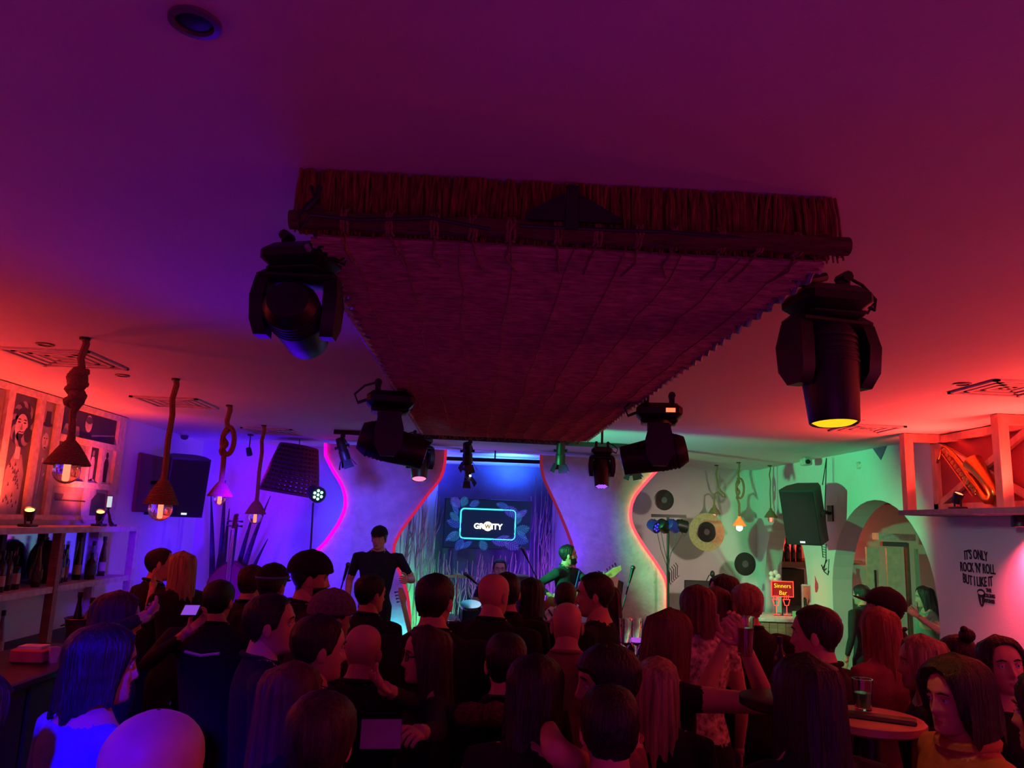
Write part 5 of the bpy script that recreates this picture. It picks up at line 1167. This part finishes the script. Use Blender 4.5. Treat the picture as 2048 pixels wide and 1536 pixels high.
def add_cap(R, col, brim=True, knit=False, band=False):
    r, HM, S = R; m = MB(); rows = []; n = 32
    for i in range(9):
        u = i/8; row = []
        for j in range(n):
            t = -pi+2*pi*j/n; z = (.045+.03*max(0, cos(t))*0)+(.1199-.045)*u if i < 8 else .12
            p = hp(t, z); c = Vector((0, -.008, .03)); off = .020 if not knit else .026
            q = c+(p-c)*(1+off/.085); q.z += .012*u
            row.append(q)
        rows.append(row)
    rows = [[Vector((p.x*.95, p.y*.95, p.z)) for p in rows[0]]]+rows
    m.grid(rows, True); m.f.append(tuple(range(len(m.v)-n, len(m.v)))); m.m.append(0)
    if knit: m.tube([Vector((.092*sin(a), -.002+.112*cos(a), .045)) for a in [2*pi*k/28 for k in range(29)]], .014, 7)
    m.xf(HM); hat = m.build('hat', col, r, False)
    if brim:
        m = MB(); ro = []
        for i in range(5):
            ro.append([Vector((.085*sin(a)*(1-.02*i), .085*cos(a)+.022*i*max(0, cos(a)), .052-.004*i)) for a in [-1.25+2.5*k/12 for k in range(13)]])
        ro2 = [[p+Vector((0, 0, -.005)) for p in q] for q in reversed(ro)]
        m.grid(ro+ro2); m.xf(HM); m.build('hat_brim', col, hat, False)
    if band: mm = MB().tube([Vector((.096*sin(a), -.002+.115*cos(a), .06)) for a in [2*pi*k/28 for k in range(29)]], .008, 6).xf(HM); mm.build('hat_band', clothm('pale'), hat, False)
def add_glasses(R):
    r, HM, S = R; m = MB()
    for sx in (-1, 1):
        m.tube([(sx*.033+.024*cos(a), .098-.008*abs(cos(a)), .003+.018*sin(a)) for a in [2*pi*k/14 for k in range(15)]], .0026, 5); m.tube([(sx*.057, .093, .006), (sx*.076, .05, .008), (sx*.080, -.01, .004)], .003, 5)
    m.tube([(-.010, .100, .006), (.010, .100, .006)], .0024, 5); m.xf(HM); m.build('glasses', black, r, False)
def add_beard(R, hc):
    r, HM, S = R; m = MB(); rows = []
    for z in (-.040, -.06, -.08, -.098, -.112, -.122):
        rows.append([(lambda p: Vector((p.x*1.05, p.y*1.05+.006, z)))(hp(t, max(z, -.112))) for t in [-1.5+3.0*k/16 for k in range(17)] ])
    for k in (7, 8, 9):
        rows[0][k].z = -.056; rows[1][k].y -= .012
    m.grid(rows); m.xf(HM); m.build('beard', hairm(hc), r, False)
def add_collar(R, col, z=1.475, rad=.075, th_=.022, lean=0):
    r, HM, S = R; m = MB(); m.tube([(rad*cos(a), -.015+rad*.85*sin(a), z-.012*sin(a)) for a in [2*pi*k/20 for k in range(21)]], th_, 8)
    m.build('collar', col, r, False)

# ---- band on the stage
G = person(760, 1054, 9.0, 178, 'guitarist on stage in dark cap and dark t-shirt, one arm held out', 'cap', 'dark', 'navy', floor=.16, vx=.014, arms={'L': {'px': (814, 1160), 'Y': 8.75, 'curl': .5}, 'R': (.28, .12, .95)}, sleeve=.75, wide=1.12, hyaw=-8)
add_cap(G, clothm('black')); r, HM, S = G; MB().bar((-.14, .125, 1.42), (.12, .135, 1.08), .045, .008, up=(0, 1, 0)).build('guitar_strap', clothm('charcoal'), r, False)
B_ = person(1134, 1088, 8.9, -125, 'bassist on stage in a dark sweater, face in profile to the right', 'short', 'black', 'teal', floor=.16, arms={'R': {'px': (1102, 1192), 'Y': 8.6, 'curl': .7}, 'L': {'px': (1192, 1160), 'Y': 8.6, 'curl': .9}}, hyaw=35, hpitch=-8, wide=1.05)
add_beard(B_, 'black'); r, HM, S = B_; MB().bar((-.09, .128, 1.44), (.10, .14, 1.12), .05, .008, up=(0, 1, 0)).build('guitar_strap', M('strap_blue', (.05, .06, .5, 1), .6), r, False)
person(1000, 1117, 10.55, 180, 'drummer seated under the television, face in violet light', 'short', 'dark', 'charcoal', floor=.16, sit=1, arms={'R': (.26, .38, .78), 'L': (-.26, .38, .78)}, sleeve=.7)

# ---- audience, from the stage towards the camera
person(321, 1095, 6.1, -42, 'man in dark shirt by the bar, embraced by a blonde woman', 'short', 'dark', 'black', lean=6, hyaw=-30, hpitch=-10, roll=-10, arms={'R': (.30, .28, 1.05)})
person(367, 1102, 5.72, 45, 'blonde woman from behind embracing the man in the dark shirt by the bar', 'long', 'blond', 'black', fem=1, hl=.36, sleeve=.35, arms={'L': {'px': (306, 1172), 'Y': 5.95, 'curl': .3}, 'Lp': (-.2, -.3, -1)}, lean=3)
person(506, 1128, 5.4, -10, 'short haired person in dark clothes before the double bass', 'short', 'brown', 'black')
a = person(548, 1131, 5.1, -20, 'person in dark flat cap with pale band, left of the beanie man', 'short', 'dark', 'black'); add_cap(a, clothm('black'), True, False, True)
a = person(441, 1158, 4.55, -5, 'black haired person from behind with pale piping on the collar, left of centre', 'short', 'black', 'black', wide=1.12, arms={'L': {'px': (374, 1264), 'Y': 4.36, 'curl': .5}}); add_collar(a, clothm('charcoal'))
r, HM, S = a; MB().tube([(-.10, -.135, 1.36), (0, -.145, 1.345), (.10, -.135, 1.36)], .008, 6).build('piping', clothm('white'), r, False)
a = person(624, 1108, 4.5, -62, 'tall man in black knit beanie looking right towards the stage', 'crop', 'black', 'black', hyaw=-12); add_cap(a, clothm('black'), False, True); add_beard(a, 'dark')
person(241, 1183, 3.6, -55, 'brown haired person by the bar counter, turned right', 'bob', 'brown', 'charcoal', fem=1, arms={'R': {'px': (284, 1236), 'Y': 3.5, 'curl': .8}}, hyaw=-15)
person(540, 1184, 3.25, -70, 'bearded black haired man in profile looking right, left of the grey beanie', 'short', 'black', 'black', hyaw=-10, hpitch=-6)
a = person(667, 1186, 3.85, -35, 'person in grey knit beanie facing the stage', 'crop', 'brown', 'charcoal', hyaw=-15); add_cap(a, M('knit_grey', s(120, 100, 105), .95, var=.3, scale=60, bump=.5), False, True)
person(643, 1226, 2.95, -55, 'dark haired man with visible ear, turned right in front of the grey beanie', 'short', 'dark', 'navy', hyaw=-10)
person(728, 1250, 3.35, -12, 'bald man from behind, left of the woman with glasses', 'bald', None, 'black', hpitch=-6)
a = person(855, 1250, 3.25, 106, 'woman with glasses and long fair hair in profile to the left, holding a pale sheet', 'long', 'brown', 'charcoal', fem=1, hl=.34, arms={'R': {'px': (742, 1374), 'Y': 2.75, 'curl': .2}, 'L': {'px': (812, 1492), 'Y': 2.35, 'curl': .8}}); add_glasses(a)
person(744, 1147, 5.0, -25, 'dark haired man in dark teal shirt standing in front of the guitarist', 'short', 'black', 'teal', hyaw=-25, wide=.95)
person(872, 1144, 3.7, -8, 'broad dark haired man from behind in black shirt, centre of the crowd', 'short', 'dark', 'black', wide=1.22, hyaw=-12, vol=.8)
person(1015, 1143, 4.9, 0, 'dark haired person half hidden behind the bald man right of centre', 'short', 'black', 'black')
person(989, 1147, 4.4, -20, 'bald man in black polo from behind, right of centre', 'bald', None, 'black', wide=1.1, hyaw=-15)
person(1063, 1156, 5.1, -15, 'person with black bob between the two bald men', 'bob', 'black', 'black', fem=1)
person(1132, 1161, 5.4, -10, 'brown haired person in a lavender shirt seen from behind', 'crop', 'brown', 'lavender')
person(1135, 1205, 3.9, -8, 'bald man with glasses in beige jacket, in front of the lavender shirt', 'bald', None, 'beige', wide=.95); 
a = list(bpy.data.objects)[-1]
person(1190, 1143, 4.5, 62, 'dark haired man in black in profile to the left, right of the lavender shirt', 'short', 'dark', 'black', hyaw=18, neck=1.45)
person(1212, 1166, 4.75, 15, 'person with long black hair behind the man in profile', 'long', 'black', 'black', fem=1, hl=.3)
person(1493, 1166, 4.6, 5, 'short blond haired person in a black jacket from behind', 'short', 'blond', 'black', wide=1.08, vol=1.2)
person(1446, 1149, 5.45, 70, 'dark haired woman in profile to the left behind the floral top', 'bob', 'black', 'black', fem=1, hyaw=20)
person(1395, 1171, 4.25, 8, 'woman with reddish dark hair in a red floral top from behind', 'bob', 'auburn', 'floral', fem=1, sleeve=.4)
person(1434, 1173, 4.75, 0, 'auburn haired person between the floral top and the black jacket', 'long', 'auburn', 'black', fem=1, hl=.26)
person(1630, 1208, 3.4, 42, 'short haired man in black hooded jacket, right of the neon sign', 'short', 'dark', 'black', wide=1.08, hyaw=15)
person(1846, 1171, 7.9, 70, 'long haired woman lit green in the large arch, holding a glass', 'long', 'dark', 'mint', fem=1, hl=.3, sleeve=.5, arms={'R': {'px': (1832, 1230), 'Y': 7.7, 'curl': .8}, 'L': {'px': (1836, 1232), 'Y': 7.6, 'curl': .8}}, hpitch=6)
a = person(1778, 1181, 4.6, 60, 'man in black jacket and grey cap bending his head to the left', 'short', 'black', 'black', lean=10, hpitch=-22); add_cap(a, clothm('charcoal'))
person(1757, 1213, 4.0, 20, 'woman with bright copper hair from behind, left of the man in cap', 'long', 'copper', 'rose', fem=1, hl=.24)
person(1722, 1168, 8.2, 30, 'dark haired person standing inside the large arch', 'short', 'dark', 'charcoal')
person(1912, 1268, 3.75, 10, 'person with dark hair tied in a bun before the slogan wall', 'bun', 'dark', 'charcoal', fem=1)
person(1990, 1270, 3.2, 158, 'woman with long dark hair facing the camera at the right wall', 'long', 'dark', 'black', fem=1, hl=.34, hpitch=-8, hyaw=10, roll=6)
person(1842, 1268, 3.3, 60, 'woman with long fair hair and speckled top at the right', 'long', 'blond', 'speckle', fem=1, hl=.34, hyaw=10)
T_ = person(1340, 1216, 3.25, -62, 'dancing woman with long reddish hair stretching her arms to the right', 'long', 'auburn', 'black', fem=1, hl=.48, sleeve=.12, neck=1.44, lean=6, arms={'R': {'px': (1488, 1290), 'Y': 2.95, 'curl': .9}, 'Rp': (.5, .9, -.55), 'L': {'px': (1452, 1284), 'Y': 3.35, 'curl': .6}, 'Lp': (.3, .5, -.5)})
person(1315, 1313, 2.92, -10, 'woman with long straight blonde hair from behind, right of centre', 'long', 'blond', 'black', fem=1, hl=.44, sleeve=.3)
person(1215, 1287, 2.5, 92, 'dark haired person with straight fringe in profile to the left', 'fringe', 'black', 'rose', fem=1, neck=1.44)
person(1014, 1262, 3.05, 0, 'person in dark hat with brown fur hood, centre of the crowd', 'short', 'black', 'black'); a = bpy.data.objects['person.%03d' % (NPEO[0]-1)]
MB().tube([(.15*cos(t), -.03+.11*sin(t)-.03, 1.44-.03*sin(t)) for t in [2*pi*k/24 for k in range(25)]], [.045+.008*sin(k*2.3) for k in range(25)], 10).build('fur_hood', M('fur_brown', s(110, 70, 50), .95, var=.5, scale=60, bump=1.0), a, False)
person(1072, 1310, 2.45, -20, 'black bobbed woman with bare arms in front of the fur hood', 'bob', 'black', 'black', fem=1, sleeve=.12, arms={'R': {'px': (1096, 1452), 'Y': 2.4, 'curl': .6}, 'Rp': (.8, -.6, -.6)})
person(1220, 1368, 2.2, -5, 'black haired person from behind at the bottom, right of centre', 'short', 'black', 'black', neck=1.46, vol=1.3)
person(1612, 1306, 2.2, 12, 'woman with long straight black hair from behind, below the hooded jacket', 'long', 'black', 'black', fem=1, hl=.36, wide=1.08)
a = person(1908, 1320, 2.55, 92, 'smiling woman with big dark hair and tan jacket in profile to the left', 'bob', 'dark', 'tan', fem=1, vol=1.9, hyaw=10, wide=1.25); add_collar(a, clothm('tan'), 1.485, .088, .024)
person(2100, 1335, 2.15, 40, 'person in a brown fur coat cut by the right edge', 'long', 'dark', 'brown', fem=1, hl=.3, wide=1.2)
person(590, 1322, 2.45, -58, 'woman with long auburn hair turned right, lower left', 'long', 'auburn', 'black', fem=1, hl=.34, sleeve=.6)
person(648, 1384, 2.05, -8, 'brown haired person from behind at the bottom, left of centre', 'fringe', 'brown', 'brown', vol=1.2)
person(215, 1245, 2.45, -40, 'woman with black hair and pale top in strong blue light, lower left', 'long', 'black', 'pale', fem=1, hl=.13, neck=1.46, hyaw=-20, wide=1.25)
person(318, 1419, 1.42, -12, 'bald man from behind in blue light at the bottom left', 'bald', None, 'black')
person(-62, 1335, 1.9, -25, 'person with bare shoulders cut by the left edge', 'long', 'dark', 'black', fem=1, hl=.16, sleeve=.05, neck=1.40)
# ================================================================== INSTRUMENTS, STANDS, THINGS HELD
def guitar(c, ang, label, cat='guitar', L=1.0, col=None):
    """upright instrument in its own xz plane, base at c, leaning by ang"""
    r = thing('electric_guitar' if L < 1.1 else 'bass_guitar', label, cat, c); r.rotation_euler = (0, ang, 0)
    bm_ = M('guitar_lacquer', s(120, 60, 40), .25, var=.2) if col is None else col
    poly = [(0, 0), (.12, .01), (.165, .08), (.15, .17), (.12, .22), (.135, .29), (.14, .36), (.09, .39), (.05, .34), (-.05, .34), (-.10, .37), (-.14, .33), (-.13, .25), (-.12, .2), (-.16, .14), (-.165, .06), (-.10, .005)]
    MB().prism([(x, -.02, z) for x, z in poly], (0, .045, 0)).build('body', bm_, r, False)
    MB().prism([(x*.6+.03, -.024, z*.6+.08) for x, z in poly], (0, .004, 0)).build('pickguard', whitewood, r, False)
    MB().bar((0, -.015, .30), (0, -.015, .36+.52*L), .05, .024).build('neck', M('maple_neck', s(215, 170, 120), .4), r, False)
    z = .36+.52*L; hd = MB().prism([(-.022, -.025, z), (.022, -.025, z), (.05, -.025, z+.05), (.035, -.025, z+.17), (-.01, -.025, z+.19), (-.03, -.025, z+.10)], (0, .02, 0)).build('headstock', M('maple_neck'), r, False)
    for k in range(4): MB().tube([(-.03+.003*k, -.015, z+.04+.035*k), (-.065, -.015, z+.045+.035*k)], [.005, .010], 6).build('tuning_peg', chrome, hd, False)
    for k in range(3): MB().cbox((0, -.026, .10+.07*k), (.08, .012, .018)).build('pickup', black, r, False)
    for k in range(4): MB().tube([(-.015+.01*k, -.031, .06), (-.012+.008*k, -.032, z+.05)], .0013, 4).build('string', chrome, r, False)
    return r
q = P(852, 1262, Y=8.75); q.z = .30; guitar(q, -.30, 'electric guitar on a low stand beside the guitarist with its neck leaning left')
bs_ = guitar(P(1062, 1250, Y=8.45), 0, 'bass guitar held by the bassist, headstock pointing up to the right', 'guitar', 1.15); bs_.rotation_euler = (0, radians(56), 0)
gs = thing('guitar_stand', 'small tubular stand under the electric guitar', 'stand', (q.x, q.y, .16))
for dx, dy in ((-.14, -.1), (.14, -.1), (0, .18)): MB().tube([(0, .03, .16), (dx, dy, 0.01)], .009, 6).build('leg', black, gs, False)
for sx in (-1, 1): MB().tube([(0, .03, .16), (sx*.09, .03, .12), (sx*.09, -.06, .12)], .009, 6).build('cradle_arm', black, gs, False)
def mic_stand(px, py, Y, label, boom=(.35, 0, -.12), floor=.16, mic=True):
    c = P(px, py, Y=Y); b = c+Vector(boom); r = thing('microphone_stand', label, 'microphone stand', (b.x, b.y, floor))
    MB().tube([(b.x, b.y, floor+.02), (b.x, b.y, b.z)], .011, 7).build('pole', black, r); MB().tube([c, b+(b-c).normalized()*.12], .008, 6).build('boom', black, r); MB().ball(b, .022, 8, 6).build('clutch', black, r)
    for k in range(3): a = 2*pi*k/3+.5; MB().tube([(b.x, b.y, floor+.10), (b.x+.3*cos(a), b.y+.3*sin(a), floor+.012)], .009, 6).build('leg', black, r)
    if mic:
        d = (c-b).normalized(); MB().tube([c-d*.06, c+d*.09], [.012, .02], 10).build('microphone', blackp, r); MB().ball(c+d*.11, .027, 10, 8).build('microphone_head', M('mic_mesh', (.12, .12, .13, 1), .4, .8), r)
mic_stand(690, 1150, 8.5, 'microphone stand left of the guitarist, boom tilted up', (-.05, .0, -.22))
mic_stand(1261, 1155, 8.7, 'thin microphone stand with angled boom right of the bassist', (-.11, 0, -.42))
mic_stand(1052, 1112, 10.0, 'boom microphone stand over the drums, right of the drummer', (.16, .0, -.30))
mic_stand(945, 1160, 9.4, 'microphone stand in front of the drums', (.18, 0, -.14), mic=True)
c = P(1218, 1178, Y=8.5); ms = thing('music_stand', 'black music stand with a bright white sheet, right of the bassist', 'music stand', (c.x, c.y, .16))
MB().tube([(0, 0, .02), (0, 0, c.z-.22)], .012, 7).build('pole', black, ms, False)
for k in range(3): a = 2*pi*k/3; MB().tube([(0, 0, .14), (.25*cos(a), .25*sin(a), .01)], .009, 6).build('leg', black, ms, False)
Rm = Matrix.Translation((0, 0, c.z-.16)) @ Matrix.Rotation(.45, 4, 'Z') @ Matrix.Rotation(.35, 4, 'Y') @ Matrix.Rotation(-.25, 4, 'X')
mm = MB().cbox((0, .0, 0), (.36, .012, .28)).xf(Rm); mm.build('desk', black, ms, False); mm = MB().box((-.11, -.010, -.13), (.10, -.007, .16)).xf(Rm); mm.build('sheet', paper, ms, False)
mm = MB().tube([(0, -.05, .17), (0, 0, .15)], .02, 8).xf(Rm); mm.build('clip_lamp', black, ms, False); mm = MB().ball((0, -.06, .165), .012, 8, 6).xf(Rm); mm.build('lamp_face', gl('clip_lamp', (1, .95, .9, 1), 4), ms, False)
# amplifiers
def amp(x, y, w, h, d, label, z=.16, slat=False):
    r = thing('guitar_amplifier', label, 'amplifier', (x, y, z)); MB().cbox((0, 0, h/2), (w, d, h), ch=.015).build('cabinet', blackp, r, False)
    if slat:
        for k in range(6): MB().box((-w/2+.03, -d/2-.02, .05+k*(h-.08)/6), (w/2-.03, -d/2-.002, .05+k*(h-.08)/6+(h-.08)/6*.62)).build('slat', whitewood, r, False)
    else:
        MB().box((-w/2+.03, -d/2-.012, .04), (w/2-.03, -d/2-.002, h-.12)).build('grille', grille, r, False); MB().box((-w/2+.03, -d/2-.010, h-.10), (w/2-.03, -d/2-.002, h-.03)).build('control_panel', M('amp_panel', (.1, .1, .1, 1), .4), r, False)
        for k in range(5): MB().lathe([(.014, 0), (.012, .018), (0, .019)], (-w*.3+.15*w*k, -d/2-.01, h-.065), 10, RX(pi/2)).build('knob', chrome, r, False)
    MB().tube([(-.08, 0, h), (-.06, 0, h+.03), (.06, 0, h+.03), (.08, 0, h)], .010, 6).build('handle', black, r, False); return r
q = P(1252, 1262, Y=8.9); amp(q.x, q.y, .36, .62, .28, 'black amplifier at the right edge of the stage beside the microphone stand', .16)
q = P(930, 1215, Y=9.6); amp(q.x-.02, q.y, .40, .62, .3, 'slatted pale-fronted stage box in green light before the drums', .16, True)
q = P(795, 1225, Y=9.3); amp(q.x, q.y, .28, .36, .26, 'small black stage monitor in front of the cyan-lit panel')
# drum kit
dk = thing('drum_kit', 'drum kit with chrome hardware and cymbals under the television', 'drums', (.15, 9.95, .16))
dshell = M('drum_shell', (.05, .04, .06, 1), .2, var=.2); skin_ = M('drum_skin', (.22, .21, .22, 1), .6)
def drum(c, r_, h, rot=None, nm='drum'):
    sh_ = MB().lathe([(r_, -h/2), (r_, h/2)], c, 24, rot).build(nm, dshell, dk, False)
    for z in (-h/2, h/2): MB().lathe([(r_*1.02, z-.018), (r_*1.04, z-.012), (r_*1.04, z+.012), (r_*1.02, z+.018)], c, 24, rot).build('hoop', chrome, sh_, False)
    MB().lathe([(r_*.98, h/2+.002), (0, h/2+.004)], c, 24, rot).build('drum_head', skin_, sh_, False)
    R = rot if rot is not None else Matrix.Identity(3)
    for k in range(8):
        a = pi/4*k; p = R @ Vector((r_*1.05*cos(a), r_*1.05*sin(a), 0)); u = R @ Vector((0, 0, h*.4)); MB().tube([Vector(c)+p-u, Vector(c)+p+u], .007, 5).build('tension_rod', chrome, sh_, False)
drum((0, 0, .28), .27, .36, RX(pi/2), 'bass_drum'); drum((-.42, .15, .62), .17, .14, RX(.12), 'snare_drum'); drum((.48, .1, .48), .2, .38, None, 'floor_tom'); drum((-.16, -.02, .78), .13, .2, RX(.3), 'rack_tom'); drum((.16, -.02, .78), .14, .2, RX(.3), 'rack_tom')
for x, y, z, r_, t in ((-.62, -.05, .98, .19, .1), (-.34, .1, 1.22, .22, -.15), (.42, .1, 1.16, .23, .2)):
    MB().lathe([(.0, .03), (.03, .025), (.05, .008), (r_, -.008), (r_, -.011), (.04, .0)], (x, y, z), 28, RX(t)).build('cymbal', brass, dk, False); MB().tube([(x, y, .02), (x, y, z+.04)], .011, 6).build('cymbal_stand', chrome, dk, False)
    for k in range(3): a = 2*pi*k/3; MB().tube([(x, y, .25), (x+.2*cos(a), y+.2*sin(a), .01)], .008, 5).build('stand_leg', chrome, dk, False)
c = P(1033, 1178, Y=9.2); hd = thing('hourglass_drum', 'hourglass-shaped hand drum on a stand in front of the drummer', 'drum', (c.x, c.y, .16))
z0 = c.z-.16; MB().lathe([(.13, -.15), (.085, -.04), (.05, .0), (.07, .05), (.135, .14), (.14, .15)], (0, 0, z0), 24).build('shell', M('acrylic_shell', (.35, .3, .5, 1), .12, var=.1, trans=.5), hd, False); MB().lathe([(.142, .14), (.146, .15), (.14, .162), (0, .163)], (0, 0, z0), 24).build('drum_head', skin_, hd, False)
MB().tube([(0, 0, .02), (0, 0, z0-.15)], .02, 8).build('pole', chrome, hd, False)
for k in range(3): a = 2*pi*k/3; MB().tube([(0, 0, .2), (.25*cos(a), .25*sin(a), .01)], .01, 6).build('leg', chrome, hd, False)
# ---- things held or standing in the crowd
c = P(762, 1468, Y=2.38); ps = thing('menu_sheet', 'pale violet-lit sheet held by the woman with glasses', 'sheet', c, .12); MB().cbox((0, 0, 0), (.115, .004, .078), RX(-.35)).build('sheet', M('sheet_mauve', s(150, 120, 165), .7), ps, False); MB().cbox((.0, .003, .0), (.117, .003, .08), RX(-.35)).build('backing', blackp, ps, False)
c = P(1490, 1272, Y=2.93); dg = thing('tumbler', 'tall glass held by the dancing woman with outstretched arms', 'glass', c+Vector((0, 0, -.07)))
MB().lathe([(.026, 0), (.034, .14), (.031, .14), (.024, .008), (0, .008)], (0, 0, 0), 18).build('wall', clear, dg, False); MB().lathe([(.0, .012), (.0235, .012), (.029, .10), (0, .10)], (0, 0, 0), 18).build('drink', M('drink_rose', s(190, 90, 90), .1, trans=.3), dg, False)
# high table with glass and bottle
def high_table(c, label, r_=.3, col=None):
    t = thing('bar_table', label, 'table', (c.x, c.y, 0)); MB().lathe([(r_-.02, c.z-.04), (r_, c.z-.03), (r_, c.z-.006), (r_-.01, c.z-.001), (0, c.z)], (0, 0, 0), 28).build('table_top', col or darkwood, t, False); MB().tube([(0, 0, .02), (0, 0, c.z-.03)], .032, 10).build('pedestal', black, t, False); MB().lathe([(.23, 0), (.23, .012), (.05, .03)], (0, 0, 0), 24).build('foot', black, t, False); return t
c = P(1272, 1322, Y=3.75); high_table(c, 'dark high table behind the dancing woman with violet-lit glasses', .2)
for dx, l in ((0, 'tall slim glass glowing violet on the high table'), (-.055, 'second slim glass left of the violet glowing glass')):
    g = thing('slim_glass', l, 'glass', c+Vector((dx, dx*.4, .001))); MB().lathe([(.03, 0), (.03, .006), (.008, .012), (.008, .05), (.026, .08), (.03, .16), (.033, .19), (.030, .19), (.023, .085), (.0, .07)], (0, 0, 0), 18).build('glass', clear, g, False)
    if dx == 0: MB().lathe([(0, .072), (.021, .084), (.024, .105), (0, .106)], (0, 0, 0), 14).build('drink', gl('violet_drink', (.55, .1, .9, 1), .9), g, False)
c = P(1562, 1392, Y=2.75); high_table(c, 'small black high table with a brown beer bottle, before the bar stool', .14, black)
bb = bottle(c+Vector((0, 0, .001)), 'tall', 1, 0, 'open brown beer bottle with a bright rim on the high table', None, .62*1.0+.0)
c = P(1738, 1432, Y=2.9); rt = high_table(c, 'round reddish table at the lower right with a slim black wallet', .19, M('table_red', s(190, 110, 110), .45, var=.15, scale=5))
wl_ = thing('wallet', 'long slim black wallet lying across the reddish table', 'wallet', c+Vector((.0, -.05, .008))); wl_.rotation_euler = (0, 0, -.5); MB().cbox((0, 0, 0), (.26, .07, .014), ch=.004).build('cover', black, wl_, False); MB().box((-.12, -.03, -.004), (.125, -.036, .004)).build('edge', M('wallet_edge', (.1, .06, .06, 1), .5), wl_, False)
c2 = c+Vector((-.12, .06, .001)); bg = thing('coaster', 'pale round coaster at the left edge of the reddish table', 'coaster', c2); MB().lathe([(.055, 0), (.055, .004), (0, .004)], (0, 0, 0), 20).build('disc', M('coaster_pale', s(210, 160, 150), .7), bg, False); MB().lathe([(.03, .004), (.03, .005), (0, .005)], (0, 0, 0), 16).build('print', M('coaster_print', s(120, 40, 40), .7), bg, False)
c3 = P(1745, 1385, Y=3.1); gg = thing('water_glass', 'glass catching green light above the reddish table', 'glass', (c.x+.03, c.y+.10, c.z+.001)); MB().lathe([(.03, 0), (.038, .11), (.035, .11), (.027, .008), (0, .008)], (0, 0, 0), 18).build('wall', clear, gg, False); MB().lathe([(.0, .01), (.0265, .01), (.031, .06), (0, .06)], (0, 0, 0), 18).build('drink', M('green_lit_drink', s(90, 220, 110), .1, trans=.4), gg, False)  # green of the reflected beam is put into the drink's colour
